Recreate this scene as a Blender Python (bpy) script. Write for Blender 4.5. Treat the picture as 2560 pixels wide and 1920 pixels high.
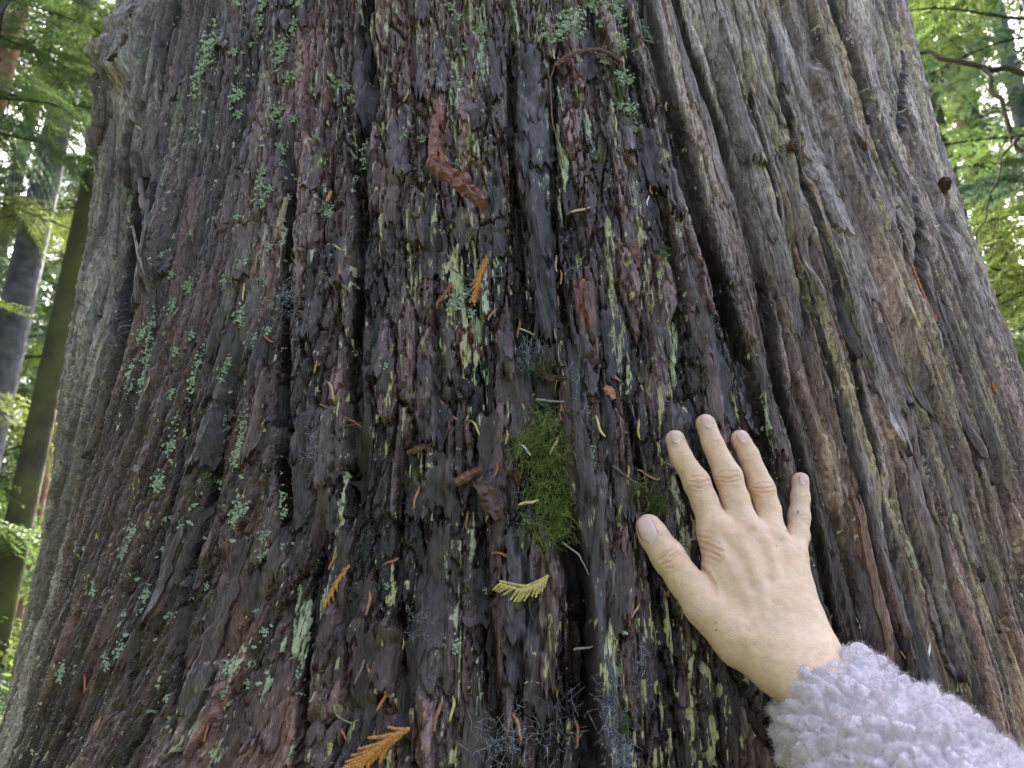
import bpy, math, random
import numpy as np
from mathutils import Vector, Matrix
from mathutils.bvhtree import BVHTree

random.seed(7); RS = np.random.RandomState(11)
for o in list(bpy.data.objects): bpy.data.objects.remove(o)
scene = bpy.context.scene
C = scene.collection

# ---------------------------------------------------------------- camera
FPX = 1971.0                      # focal length in pixels of the 2560 px wide photograph
PITCH = math.radians(19.0)
CAM = np.array([0.0, 0.0, 1.5])
cam_d = bpy.data.cameras.new('camera'); cam = bpy.data.objects.new('camera', cam_d); C.objects.link(cam)
cam.location = CAM; cam.rotation_euler = (math.pi/2 + PITCH, 0, 0)
cam_d.sensor_width = 36.0; cam_d.lens = 36.0*FPX/2560.0
cam_d.clip_start = 0.02; cam_d.clip_end = 600
cam_d.dof.use_dof = True; cam_d.dof.focus_distance = 0.64; cam_d.dof.aperture_fstop = 14.0
scene.camera = cam
# ---------------------------------------------------------------- sky, sun, exposure
SUN_AZ = math.radians(4); SUN_EL = math.radians(44)       # azimuth measured from +Y towards +X
world = bpy.data.worlds.new('World'); scene.world = world; world.use_nodes = True
wn = world.node_tree.nodes; wl = world.node_tree.links
sky = wn.new('ShaderNodeTexSky'); sky.sky_type = 'NISHITA'; sky.sun_disc = False
sky.sun_elevation = SUN_EL; sky.sun_rotation = SUN_AZ; sky.air_density = 0.25; sky.dust_density = 4.0; sky.ozone_density = 0.0
wl.new(sky.outputs[0], wn['Background'].inputs[0]); wn['Background'].inputs[1].default_value = 0.15
sun_d = bpy.data.lights.new('sun', 'SUN'); sun_d.energy = 2.0; sun_d.angle = math.radians(0.53); sun_d.color = (1, 0.93, 0.8)
sun = bpy.data.objects.new('sun', sun_d); C.objects.link(sun)
sdir = Vector((math.sin(SUN_AZ)*math.cos(SUN_EL), math.cos(SUN_AZ)*math.cos(SUN_EL), math.sin(SUN_EL)))
sun.rotation_euler = sdir.to_track_quat('Z', 'Y').to_euler()
scene.view_settings.view_transform = 'Standard'; scene.view_settings.look = 'None'
scene.view_settings.gamma = 1.0; scene.view_settings.exposure = 4.25
scene.render.engine = 'CYCLES'
try:
    scene.cycles.max_bounces = 7; scene.cycles.transparent_max_bounces = 12
    scene.cycles.sample_clamp_indirect = 6
except Exception: pass

# ---------------------------------------------------------------- tags and mesh helpers
def tag(o, label=None, cat=None, group=None, kind=None):
    if label: o['label'] = label
    if cat: o['category'] = cat
    if group: o['group'] = group
    if kind: o['kind'] = kind
    return o
def empty(name, loc=(0, 0, 0)):
    o = bpy.data.objects.new(name, None); C.objects.link(o); o.location = loc; o.empty_display_size = 0.05
    return o
def obj(name, me, parent=None):
    o = bpy.data.objects.new(name, me); C.objects.link(o)
    if parent is not None:
        o.parent = parent
    return o
def np_mesh(name, V, F, mat=None, smooth=True, attrs=None):
    """F: (n,3) or (n,4) array or list of such arrays."""
    Fs = F if isinstance(F, list) else [F]
    V = np.asarray(V, np.float32)
    me = bpy.data.meshes.new(name)
    me.vertices.add(len(V)); me.vertices.foreach_set('co', V.ravel())
    li = np.concatenate([np.asarray(f, np.int32).ravel() for f in Fs])
    sizes = np.concatenate([np.full(len(f), np.asarray(f).shape[1], np.int32) for f in Fs])
    st = np.zeros(len(sizes), np.int32); st[1:] = np.cumsum(sizes)[:-1]
    me.loops.add(len(li)); me.loops.foreach_set('vertex_index', li)
    me.polygons.add(len(sizes)); me.polygons.foreach_set('loop_start', st); me.polygons.foreach_set('loop_total', sizes)
    me.polygons.foreach_set('use_smooth', np.full(len(sizes), smooth, bool))
    if attrs:
        for k, (t, a) in attrs.items():
            at = me.attributes.new(k, t, 'POINT')
            a = np.asarray(a, np.float32)
            if t == 'FLOAT': at.data.foreach_set('value', a.ravel())
            elif t == 'FLOAT_COLOR':
                if a.shape[1] == 3: a = np.concatenate([a, np.ones((len(a), 1), np.float32)], 1)
                at.data.foreach_set('color', a.ravel())
            else: at.data.foreach_set('vector', a.ravel())
    me.update(calc_edges=True); me.validate()
    if mat: me.materials.append(mat)
    return me

# ---------------------------------------------------------------- noise (numpy)
def _h(ix, iy, s):
    x = ix.astype(np.uint32)*np.uint32(374761393) + iy.astype(np.uint32)*np.uint32(668265263) + np.uint32((s*2246822519) & 0xffffffff)
    x = (x ^ (x >> np.uint32(13)))*np.uint32(1274126177)
    x = (x ^ (x >> np.uint32(16)))*np.uint32(2654435769)
    return ((x >> np.uint32(8)).astype(np.float32))*np.float32(1/16777216.0)
def vn(x, y, s=0):
    fx = np.floor(x); fy = np.floor(y); ix = fx.astype(np.int64); iy = fy.astype(np.int64)
    tx = (x-fx).astype(np.float32); ty = (y-fy).astype(np.float32)
    tx = tx*tx*tx*(tx*(tx*6-15)+10); ty = ty*ty*ty*(ty*(ty*6-15)+10)
    a = _h(ix, iy, s); b = _h(ix+1, iy, s); c = _h(ix, iy+1, s); d = _h(ix+1, iy+1, s)
    return ((a+(b-a)*tx)*(1-ty)+(c+(d-c)*tx)*ty)*2-1
def fbm(x, y, s=0, o=4, g=0.5):
    r = 0; a = 1.0; t = 0
    for k in range(o):
        r = r+a*vn(x, y, s+k*17); t += a; a *= g; x = x*2.03+5.1; y = y*2.03+1.7
    return r/t
def worley(x, y, s=0):
    fx = np.floor(x); fy = np.floor(y); ix = fx.astype(np.int64); iy = fy.astype(np.int64)
    px = (x-fx).astype(np.float32); py = (y-fy).astype(np.float32)
    f1 = np.full(px.shape, 9, np.float32); f2 = f1.copy(); r = np.zeros_like(f1); cx = np.zeros_like(f1); cy = np.zeros_like(f1)
    for i in (-1, 0, 1):
        for j in (-1, 0, 1):
            a = _h(ix+i, iy+j, s); b = _h(ix+i, iy+j, s+101)
            dx = i+a-px; dy = j+b-py; d = dx*dx+dy*dy
            m = d < f1
            f2 = np.where(m, f1, np.minimum(f2, d)); f1 = np.where(m, d, f1)
            cx = np.where(m, dx, cx); cy = np.where(m, dy, cy)
            r = np.where(m, _h(ix+i, iy+j, s+777), r)
    return np.sqrt(f1), np.sqrt(f2), r, cx, cy
def sst(a, b, x):
    t = np.clip((x-a)/(b-a), 0, 1); return t*t*(3-2*t)
def mixc(c, d, t):
    return c+(np.asarray(d, np.float32)-c)*t[..., None]

# ---------------------------------------------------------------- materials
def new_mat(name):
    m = bpy.data.materials.new(name); m.use_nodes = True
    nt = m.node_tree; return m, nt, nt.nodes, nt.links, nt.nodes['Principled BSDF']
def simple_mat(name, col, rough=0.7, var=0.3, scale=60.0, bump=0.2, spec=0.4, transl=0.0, col2=None, objvar=0.0):
    m, nt, n, l, b = new_mat(name)
    tc = n.new('ShaderNodeTexCoord'); nz = n.new('ShaderNodeTexNoise'); nz.inputs['Scale'].default_value = scale; nz.inputs['Detail'].default_value = 5
    l.new(tc.outputs['Object'], nz.inputs['Vector'])
    rp = n.new('ShaderNodeValToRGB'); c = np.array(col); c2 = np.array(col2) if col2 is not None else c*(1+var)
    rp.color_ramp.elements[0].color = (*(c*(1-var)), 1); rp.color_ramp.elements[1].color = (*c2, 1)
    rp.color_ramp.elements[0].position = 0.3; rp.color_ramp.elements[1].position = 0.7
    l.new(nz.outputs['Fac'], rp.inputs['Fac'])
    out = rp.outputs['Color']
    if objvar:
        oi = n.new('ShaderNodeObjectInfo'); hs = n.new('ShaderNodeHueSaturation'); mr = n.new('ShaderNodeMapRange')
        mr.inputs['To Min'].default_value = 1-objvar; mr.inputs['To Max'].default_value = 1+objvar
        l.new(oi.outputs['Random'], mr.inputs['Value']); l.new(mr.outputs[0], hs.inputs['Value']); l.new(out, hs.inputs['Color']); out = hs.outputs['Color']
    l.new(out, b.inputs['Base Color']); b.inputs['Roughness'].default_value = rough
    b.inputs['Specular IOR Level'].default_value = spec
    if bump:
        bp = n.new('ShaderNodeBump'); bp.inputs['Strength'].default_value = bump; bp.inputs['Distance'].default_value = 0.3/scale
        l.new(nz.outputs['Fac'], bp.inputs['Height']); l.new(bp.outputs[0], b.inputs['Normal'])
    if transl:
        tr = n.new('ShaderNodeBsdfTranslucent'); mx = n.new('ShaderNodeMixShader'); mx.inputs[0].default_value = transl
        l.new(out, tr.inputs['Color']); l.new(b.outputs[0], mx.inputs[1]); l.new(tr.outputs[0], mx.inputs[2])
        l.new(mx.outputs[0], n['Material Output'].inputs['Surface'])
    return m

def bark_material():
    m, nt, n, l, b = new_mat('wet_cedar_bark')
    a = n.new('ShaderNodeAttribute'); a.attribute_name = 'col'
    ar = n.new('ShaderNodeAttribute'); ar.attribute_name = 'rough'
    af = n.new('ShaderNodeAttribute'); af.attribute_name = 'fib'
    def fibre(su, sv, detail, rough=0.6):
        mp = n.new('ShaderNodeMapping'); mp.inputs['Scale'].default_value = (su, sv, su*0.6)
        l.new(af.outputs['Vector'], mp.inputs['Vector'])
        z = n.new('ShaderNodeTexNoise'); z.inputs['Scale'].default_value = 1; z.inputs['Detail'].default_value = detail; z.inputs['Roughness'].default_value = rough
        l.new(mp.outputs[0], z.inputs['Vector']); return z.outputs['Fac']
    f1 = fibre(900, 70, 4); f2 = fibre(420, 160, 6, 0.7); f3 = fibre(1500, 900, 2)
    ad = n.new('ShaderNodeMath'); ad.operation = 'MULTIPLY_ADD'; ad.inputs[1].default_value = 0.55; l.new(f1, ad.inputs[0])
    m2 = n.new('ShaderNodeMath'); m2.operation = 'MULTIPLY'; m2.inputs[1].default_value = 0.45; l.new(f2, m2.inputs[0]); l.new(m2.outputs[0], ad.inputs[2])
    mr = n.new('ShaderNodeMapRange'); mr.inputs['From Min'].default_value = 0.36; mr.inputs['From Max'].default_value = 0.64
    mr.inputs['To Min'].default_value = 0.15; mr.inputs['To Max'].default_value = 2.15; l.new(ad.outputs[0], mr.inputs['Value'])
    vm = n.new('ShaderNodeVectorMath'); vm.operation = 'SCALE'; l.new(a.outputs['Color'], vm.inputs[0]); l.new(mr.outputs[0], vm.inputs['Scale'])
    al = n.new('ShaderNodeAttribute'); al.attribute_name = 'lich'; ac = n.new('ShaderNodeAttribute'); ac.attribute_name = 'lcol'
    fl = fibre(1500, 60, 2); f5 = fibre(700, 330, 3)
    t1 = n.new('ShaderNodeMath'); t1.operation = 'MULTIPLY_ADD'; t1.inputs[1].default_value = 1.6; l.new(fl, t1.inputs[0]); f6 = n.new('ShaderNodeMath'); f6.operation = 'MULTIPLY'; f6.inputs[1].default_value = 0.5; l.new(f5, f6.inputs[0]); l.new(f6.outputs[0], t1.inputs[2])
    t2 = n.new('ShaderNodeMath'); t2.operation = 'MULTIPLY_ADD'; t2.inputs[1].default_value = 1.0; l.new(t1.outputs[0], t2.inputs[0]); l.new(al.outputs['Fac'], t2.inputs[2])
    t3 = n.new('ShaderNodeMapRange'); t3.interpolation_type = 'SMOOTHSTEP'; t3.inputs['From Min'].default_value = 1.66; t3.inputs['From Max'].default_value = 1.82; l.new(t2.outputs[0], t3.inputs['Value'])
    mc = n.new('ShaderNodeMix'); mc.data_type = 'RGBA'; l.new(t3.outputs[0], mc.inputs[0]); l.new(vm.outputs[0], mc.inputs[6]); l.new(ac.outputs['Color'], mc.inputs[7])
    l.new(mc.outputs[2], b.inputs['Base Color'])
    rr = n.new('ShaderNodeMath'); rr.operation = 'MULTIPLY_ADD'; rr.inputs[1].default_value = 0.35; l.new(f3, rr.inputs[0])
    sb = n.new('ShaderNodeMath'); sb.operation = 'SUBTRACT'; sb.inputs[1].default_value = 0.17; l.new(ar.outputs['Fac'], sb.inputs[0]); l.new(sb.outputs[0], rr.inputs[2])
    l.new(rr.outputs[0], b.inputs['Roughness'])
    b.inputs['Specular IOR Level'].default_value = 0.6
    b1 = n.new('ShaderNodeBump'); b1.inputs['Strength'].default_value = 0.9; b1.inputs['Distance'].default_value = 0.0034; l.new(ad.outputs[0], b1.inputs['Height'])
    b2 = n.new('ShaderNodeBump'); b2.inputs['Strength'].default_value = 0.5; b2.inputs['Distance'].default_value = 0.0012; l.new(f3, b2.inputs['Height'])
    l.new(b1.outputs[0], b2.inputs['Normal']); l.new(b2.outputs[0], b.inputs['Normal'])
    return m
M_BARK = bark_material()

# ---------------------------------------------------------------- trunk base shape
S = 1.09
Y0 = 1.08*S
HT = np.array([-1.60/S, -1.0, -.6, -.3, -.15, -.05, .05, .15, .25, .35, .45, .55, .65, .75, .95, 1.15, 1.6, 3.0, 9.0])*S
RT = np.array([1.05, .78, .66, .60, .592, .584, .581, .582, .582, .577, .571, .571, .574, .576, .575, .573, .565, .53, .38])*S
XT = np.array([.05, .045, .04, .04, .040, .044, .044, .042, .036, .028, .020, .011, .005, .002, -.005, -.01, -.02, -.02, 0])*S
def base_R(z): return np.interp(z-CAM[2], HT, RT)
def axis_x(z): return np.interp(z-CAM[2], HT, XT)

def spaced(a, b, fn):
    r = [a]
    while r[-1] < b: r.append(r[-1]+fn(r[-1]))
    return r
def col_step(t):
    d = abs(math.degrees(t))
    if d < 40: return 0.00185*0.95
    if d < 62: return 0.00185*(0.95+(d-40)/22*1.0)
    if d < 80: return 0.008
    return 0.05
pos = spaced(0.0, math.pi, col_step)
pos = [p for p in pos if p < math.pi-0.02]
TH = np.array([-p for p in pos[:0:-1]]+pos); TH = np.concatenate([[-math.pi], TH, [math.pi]])
def row_step(h):
    if h < -0.35: return 0.05
    if h < -0.16: return 0.006
    if h < 0.55: return 0.0019
    if h < 1.25: return 0.0026
    if h < 1.4: return 0.012
    return 0.2
ZZ = np.array(spaced(-1.6, 9.3, row_step))+CAM[2]
nr, nc = len(ZZ), len(TH); print('GRID', nr, nc, nr*nc*2)
Ug, Vg = np.meshgrid((TH*0.63).astype(np.float32), ZZ.astype(np.float32))
RR = np.repeat(base_R(ZZ)[:, None], nc, 1).astype(np.float64)

def cam_ray(px, py):
    d = np.array([(px-1280)/FPX, 1.0, (960-py)/FPX])
    c, s = math.cos(PITCH), math.sin(PITCH)
    return np.array([d[0], d[1]*c-d[2]*s, d[1]*s+d[2]*c])          # depth 1 along the optical axis
def at_depth(px, py, d): return CAM+cam_ray(px, py)*d
def to_px(P):
    P = np.asarray(P)-CAM; c, s = math.cos(PITCH), math.sin(PITCH)
    dep = P[..., 1]*c+P[..., 2]*s; up = -P[..., 1]*s+P[..., 2]*c
    return 1280+FPX*P[..., 0]/dep, 960-FPX*up/dep
def rad_at(R, th, z):
    j = np.clip(np.searchsorted(TH, th)-1, 0, nc-2); i = np.clip(np.searchsorted(ZZ, z)-1, 0, nr-2)
    a = (th-TH[j])/(TH[j+1]-TH[j]); b = np.clip((z-ZZ[i])/(ZZ[i+1]-ZZ[i]), 0, 1)
    return (R[i, j]*(1-a)+R[i, j+1]*a)*(1-b)+(R[i+1, j]*(1-a)+R[i+1, j+1]*a)*b
def point(R, th, z, off=0.0):
    r = rad_at(R, th, z)+off
    return np.stack([axis_x(z)+r*np.sin(th), Y0-r*np.cos(th), z+0*r], -1)
TS = np.linspace(0.35, 1.4, 700)
def hit(R, px, py, off=0.0):
    """where the ray of a photograph pixel meets the trunk surface: (theta, z, depth)"""
    d = cam_ray(px, py)
    def g(t):
        P = CAM+np.asarray(t)[..., None]*d
        x = P[..., 0]-axis_x(P[..., 2]); y = Y0-P[..., 1]
        return np.hypot(x, y)-rad_at(R, np.arctan2(x, y), P[..., 2])-off, P, np.arctan2(x, y)
    f, P, th = g(TS)
    k = np.argmax(f < 0)
    if k == 0: k = int(np.argmin(f)); return th[k], P[k, 2], TS[k]
    a, b = TS[k-1], TS[k]
    for _ in range(14):
        c = (a+b)/2
        if g(np.array([c]))[0][0] < 0: b = c
        else: a = c
    f, P, th = g(np.array([b])); return th[0], P[0, 2], b
R_BASE = RR.copy()

# ---------------------------------------------------------------- bark relief
U, V = Ug, Vg
def shear(u): return 0.42*sst(0.06, 0.42, -u)-0.14*sst(0.05, 0.30, u)
Us = U-shear(U)*(V-1.78)*np.where(V < 1.78, 1.0, 0.35)
right = sst(0.06, 0.22, U+0.12*(V-1.75)+0.05*fbm(U*6, V*2, 31, 2))       # dry, ridged right-hand side
calm = 1-0.72*right
wu = Us+0.006*fbm(U*4, V*0.9, 3, 3)+0.0022*calm*fbm(U*45, V*9, 5, 3)
wj = Us+0.006*fbm(U*4, V*0.9, 3, 3)+0.0022*calm*fbm(U*160, V*60, 8, 3)
vj = V+0.010*calm*fbm(U*120, V*30, 9, 3)
left = sst(0.16, 0.34, -U+0.03*fbm(U*8, V*3, 33, 3))                     # fibrous left-hand side
mid = np.clip(1-right-left, 0, 1)
H = 0.006*fbm(wu*9, V*0.5, 40, 3)
H += 0.004*np.abs(fbm(wu*26, V*0.6, 44, 3))
# long strips
f1, f2, rs, cx, cy = worley(wj*38, vj*2.6+3, 50)
strip = sst(0.0, 0.13, f2-f1)
H += (rs-0.5)*0.0050*strip*(0.5+1.0*right+0.3*mid) - (1-strip)*(0.0015+0.0060*right+0.002*left)
g1, g2, rs2, gx_, gy_ = worley(wj*105+3, vj*3.6+9, 55)
strip2 = sst(0.0, 0.14, g2-g1)
H += (rs2-0.5)*0.0034*strip2*(0.25*mid+right+0.5*left)-(1-strip2)*(0.0036*right+0.0018*left+0.0006*mid)
# blocky plates
f1b, f2b, rb, cbx, cby = worley(wj*82, vj*15, 60)
crack = sst(0.0, 0.10, f2b-f1b)
amp = 0.16+0.94*mid+0.25*left
lift = np.clip(-cby, -0.6, 0.6)
blk = ((rb**1.6)*0.0056+lift*0.0014)*crack
H += blk*amp - (1-crack)*0.0026*amp
f1c, f2c, rc, ccx, ccy = worley(wj*170+7, vj*34, 70)
crack2 = sst(0.0, 0.14, f2c-f1c)
H += ((rc**2)*0.0030*crack2-(1-crack2)*0.0016)*(0.20+0.80*mid+0.25*left)
# shredded fibres
fib1 = fbm(wu*330, V*14, 80, 3); fib2 = fbm(wu*140, V*6, 84, 3)
fib0 = fbm(wu*620, V*20, 88, 2)
H += fib1*(0.0014+0.0012*left+0.0022*right)+fib2*(0.0014+0.0022*left+0.0012*right)+fib0*(0.0010+0.0012*right)
# horizontal tears: terraces that end in an overhanging lower lip
saw = (V*5.2+1.2*fbm(wu*14, V*1.0, 91, 3)+rs*3.0) % 1.0
H += 0.0036*(1-saw)*(0.25+0.75*mid)-0.0014
lump = fbm(U*60, V*40, 95, 4)
H += calm*(lump*0.0009+0.0008*fbm(U*330, V*210, 97, 3))
vis = sst(-0.4, -0.2, V-1.5)*(1-sst(1.25, 1.6, V-1.5))

def px_line(pts):
    q = [hit(R_BASE, x, y)[:2] for x, y in pts]
    q.sort(key=lambda a: a[1])
    return np.array([a[1] for a in q]), np.array([a[0]*0.63 for a in q])
def furrow(pts, w, depth, lip=0.03, seed=0, jit=0.0022):
    z, u = px_line(pts)
    uc = np.interp(V, z, u)+jit*fbm(V*14, V*0+seed, 200+seed, 4)
    ww = w*(0.70+0.45*(0.5+0.5*vn(V*9, V*0+seed, 7)))
    e = sst(z[0]-0.03, z[0]+0.02, V)*(1-sst(z[-1]-0.02, z[-1]+0.03, V))
    d = (U-uc)/ww
    return (-depth*np.exp(-(np.abs(d)**3.4))+lip*depth*np.exp(-((np.abs(d)-1.7)/0.8)**2))*e, np.exp(-(np.abs(d)**3))*e
FUR = [
 ([(1612, -20), (1640, 110), (1700, 330), (1736, 500), (1805, 740), (1852, 880), (1905, 1060), (1960, 1240)], .0075, .022),
 ([(1690, -20), (1715, 60), (1770, 230), (1852, 460), (1955, 960), (2002, 1130), (2060, 1380), (2120, 1640)], .0055, .016),
 ([(2236, -20), (2248, 116), (2267, 347), (2280, 500), (2300, 680), (2344, 833), (2383, 987), (2429, 1180), (2470, 1320), (2500, 1434), (2550, 1590)], .0055, .009),
 ([(2075, -20), (2120, 127), (2159, 250), (2200, 420), (2260, 620)], .008, .017),
 ([(925, -20), (910, 85), (933, 166), (937, 231), (918, 328), (895, 386), (908, 560), (902, 640), (903, 810), (896, 1000), (891, 1273)], .006, .014),
 ([(727, 380), (729, 555), (723, 800), (718, 1041), (724, 1200), (729, 1310)], .006, .018),
 ([(1285, 150), (1279, 382), (1290, 648), (1306, 900)], .0045, .012),
 ([(1330, 860), (1350, 960), (1365, 1100), (1372, 1250), (1400, 1340)], .012, .012),
 ([(1400, 1300), (1432, 1400), (1442, 1560), (1450, 1736), (1480, 1940)], .0085, .036),
 ([(1380, 190), (1384, 380), (1392, 648), (1425, 900)], .003, .008),
 ([(1560, 40), (1590, 200), (1640, 420), (1680, 640), (1720, 860)], .003, .007),
 ([(1930, 60), (1975, 260), (2040, 520), (2110, 800), (2180, 1100), (2240, 1400), (2310, 1700)], .0035, .008),
 ([(2010, 700), (2080, 960), (2140, 1200), (2210, 1500), (2300, 1800)], .0035, .009),
 ([(1850, 100), (1900, 330), (1960, 600), (2010, 820)], .003, .008),
 ([(2340, 620), (2420, 830), (2500, 1050), (2560, 1250)], .006, .014),
 ([(600, 880), (560, 1050), (520, 1250), (470, 1500), (440, 1800)], .004, .009),
 ([(480, 980), (450, 1150), (400, 1400), (330, 1700)], .003, .007),
 ([(1100, 600), (1098, 800), (1110, 1000), (1105, 1300)], .003, .006),
 ([(1010, 1150), (1000, 1400), (1010, 1700), (1020, 1900)], .003, .006),
 ([(820, 1300), (790, 1500), (770, 1700), (760, 1900)], .0035, .007),
 ([(1200, 1300), (1210, 1500), (1240, 1750), (1250, 1900)], .004, .009),
 ([(1560, 1000), (1600, 1200), (1640, 1500), (1700, 1900)], .003, .006),
 ([(440, 30), (400, 300), (380, 560), (350, 760), (270, 1050), (240, 1150)], .006, .014),
]
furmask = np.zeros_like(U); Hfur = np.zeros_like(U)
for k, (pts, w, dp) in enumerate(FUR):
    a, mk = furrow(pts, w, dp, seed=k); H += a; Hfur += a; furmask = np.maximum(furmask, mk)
H += furmask*(0.0030*fbm(U*150, V*22, 240, 3)+0.0014*fbm(U*260, V*60, 244, 3))
# raised central strip left of the long crack, and ridge under the cobweb
def blob(px, py, su, sv):
    t, z, _ = hit(R_BASE, px, py); return np.exp(-((U-t*0.63)/su)**2-((V-z)/sv)**2)
zb, ub = px_line([(420, 0), (395, 350), (330, 700), (265, 1000), (205, 1250), (140, 1500), (90, 1700)])
dead0 = sst(-0.006, 0.008, np.interp(V, zb, ub)-U+0.012*fbm(U*40, V*12, 350, 3))
kn = blob(330, 170, .05, .055); kn2 = blob(300, 380, .03, .06)
burl_n = fbm(U*38, V*26, 120, 4)
H += kn*(0.046+0.040*burl_n)+kn2*(0.020+0.036*fbm(U*46, V*18, 122, 4))
H += dead0*(fbm(wu*90, V*2.5, 128, 3)*0.008+fbm(wu*210, V*4, 129, 3)*0.004)
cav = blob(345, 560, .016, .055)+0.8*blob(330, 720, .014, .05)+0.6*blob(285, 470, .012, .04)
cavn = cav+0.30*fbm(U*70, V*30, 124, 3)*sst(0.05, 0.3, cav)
H -= sst(0.25, 0.75, cavn)*0.085*(1+0.3*fbm(U*90, V*40, 126, 3))
H += blob(262, 700, .012, .10)*0.012*(1+0.5*burl_n)
H += blob(400, 640, .016, .05)*0.012
moss_u = blob(1365, 1130, .02, .05)
# the place where the hand lies is a fairly even flank
hm = np.clip(blob(1850, 1300, .07, .09)*1.25, 0, 1)
H = H*(1-0.45*hm)-0.002*hm
RR = R_BASE+np.asarray(H, np.float64)*vis

def blur(A, ku, kv):
    for ax, k in ((0, kv), (1, ku)):
        p = np.concatenate([np.repeat(np.take(A, [0], ax), k, ax), A, np.repeat(np.take(A, [-1], ax), k, ax)], ax)
        c = np.cumsum(p, ax); n = A.shape[ax]
        z = np.zeros_like(np.take(c, [0], ax)); c = np.concatenate([z, c], ax)
        A = (np.take(c, range(2*k+1, 2*k+1+n), ax)-np.take(c, range(0, n), ax))/(2*k+1)
    return A
R_S = blur(RR, 5, 6)               # smoothed skin for things lying on the bark
R_SS = blur(RR, 22, 20)            # very smooth, for the hand
RR[:, -1] = RR[:, 0]

# ---------------------------------------------------------------- bark colours
col = np.empty(U.shape+(3,), np.float32); col[:] = (0.078, 0.058, 0.058)
n1 = fbm(wu*16, V*3, 300, 4); n2 = fbm(wu*60, V*12, 310, 4); n3 = fbm(U*4, V*3, 320, 3); n4 = fbm(wu*34, V*7, 325, 3)
col = mixc(col, (0.115, 0.077, 0.067), sst(-0.2, 0.5, n1))
col = mixc(col, (0.058, 0.050, 0.056), sst(0.0, 0.5, n2)*0.8)
col = mixc(col, (0.066, 0.045, 0.041), left*0.6)
tone = (0.38+1.25*rb)*(0.70+0.6*rs)*(0.7+0.6*rc)
tone = tone*(1+(0.45+1.1*rs2-1)*(0.8*right+0.5*left))
col *= (1+(tone-1)*(0.35+0.65*(mid+0.6*right)))[..., None]
# red-brown inner bark where flakes have come away
red = sst(0.62, 0.9, 1-rb)*sst(-0.05, 0.35, n1+0.4*n2)*(0.5+0.5*mid+0.4*right)
col = mixc(col, (0.235, 0.125, 0.105), np.clip(red, 0, 1)*0.85)
red2 = sst(0.22, 0.5, n4)*sst(0.0, 0.4, n3+0.3)*(1-0.7*left)
col = mixc(col, (0.150, 0.075, 0.068), red2*0.6)
col *= (1+np.clip(1.1*fib1+0.8*fib0+0.5*fib2, -0.75, 1.2)*(0.35+0.55*right+0.25*left))[..., None]
# weathered grey, right and top
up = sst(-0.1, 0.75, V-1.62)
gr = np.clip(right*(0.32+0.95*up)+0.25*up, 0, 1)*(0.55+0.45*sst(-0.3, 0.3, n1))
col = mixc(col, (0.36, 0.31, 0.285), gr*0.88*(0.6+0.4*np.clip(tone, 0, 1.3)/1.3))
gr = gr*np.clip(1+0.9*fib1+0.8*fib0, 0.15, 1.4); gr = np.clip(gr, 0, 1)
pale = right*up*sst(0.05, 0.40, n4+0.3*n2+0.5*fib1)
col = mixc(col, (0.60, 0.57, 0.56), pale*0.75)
tan = right*sst(0.0, 0.4, fbm(wu*60, V*4, 340, 3)+0.3*fib1)
col = mixc(col, (0.235, 0.165, 0.105), tan*0.5)
# grey dead wood along the left edge
zb, ub = px_line([(420, 0), (395, 350), (330, 700), (265, 1000), (205, 1250), (140, 1500), (90, 1700)])
dead = sst(-0.006, 0.008, np.interp(V, zb, ub)-U+0.012*fbm(U*40, V*12, 350, 3))
col = mixc(col, (0.27, 0.245, 0.215), dead*(0.55+0.45*sst(-0.4, 0.4, n2)))
col = mixc(col, (0.085, 0.060, 0.050), np.clip(kn+kn2, 0, 1)*0.6)
col = mixc(col, (0.30, 0.28, 0.25), dead*sst(0.15, 0.5, fib2+0.4*n1)*0.6)
# furrow humus and painted crack shade are mixed in further down
# yellow-green crust lichen following the fibres
reg = sst(-0.14, 0.38, fbm(U*11, V*6, 360, 3)+0.35*mid+0.10*right-0.35*left)
s1 = sst(0.0, 0.22, fbm(wu*330, V*12, 370, 3)); s2 = sst(0.08, 0.3, fbm(wu*70, V*9, 375, 4)-0.12)
yl = reg*s1*np.clip(s2*1.3+0.0, 0, 1)
yl2 = sst(0.33, 0.42, fbm(wu*160, V*14, 380, 3))*sst(-0.1, 0.4, fbm(U*8, V*5, 385, 3)+0.2)
yl = np.clip(yl+0.85*yl2*(0.6+0.6*mid), 0, 1)*(1-furmask)
edge = sst(0.25, 0.6, rb+0.2*n2)
yl *= (0.35+0.65*(1-edge))*(1-0.5*left)
lc = np.empty_like(col); lc[:] = (0.54, 0.50, 0.26); lc = mixc(lc, (0.46, 0.50, 0.34), sst(-0.2, 0.3, n3+0.4*n4)); lc = mixc(lc, (0.42, 0.32, 0.17), sst(0.2, 0.5, n2)*0.6)
fleck = sst(0.30, 0.40, fbm(wu*430, V*75, 400, 2)+0.10*n2)*(0.35+0.65*sst(-0.2, 0.3, fbm(U*14, V*9, 405, 2)))*(1-furmask)
fleck2 = sst(0.42, 0.5, fbm(U*520, V*260, 410, 2))
lich = np.clip(np.minimum(yl*0.95, 0.80+0.15*fib1)+0.80*fleck*(0.5+0.5*mid+0.2*right)+0.6*fleck2, 0, 1)
# broad greenish film on the right and the top left
film = right*sst(0.05, 0.35, fbm(wu*30, V*4, 390, 3)+0.3*fib0)*sst(-0.1, 0.2, fib1)
col = mixc(col, (0.34, 0.33, 0.18), film*0.6)
mintn = sst(0.12, 0.4, fbm(U*22, V*10, 395, 4))*np.clip(left*1.2+0.25*mid, 0, 1)*sst(-0.15, 0.35, V-1.65)*sst(-0.1, 0.25, fib1)
col = mixc(col, (0.20, 0.27, 0.19), mintn*0.55)
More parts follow.
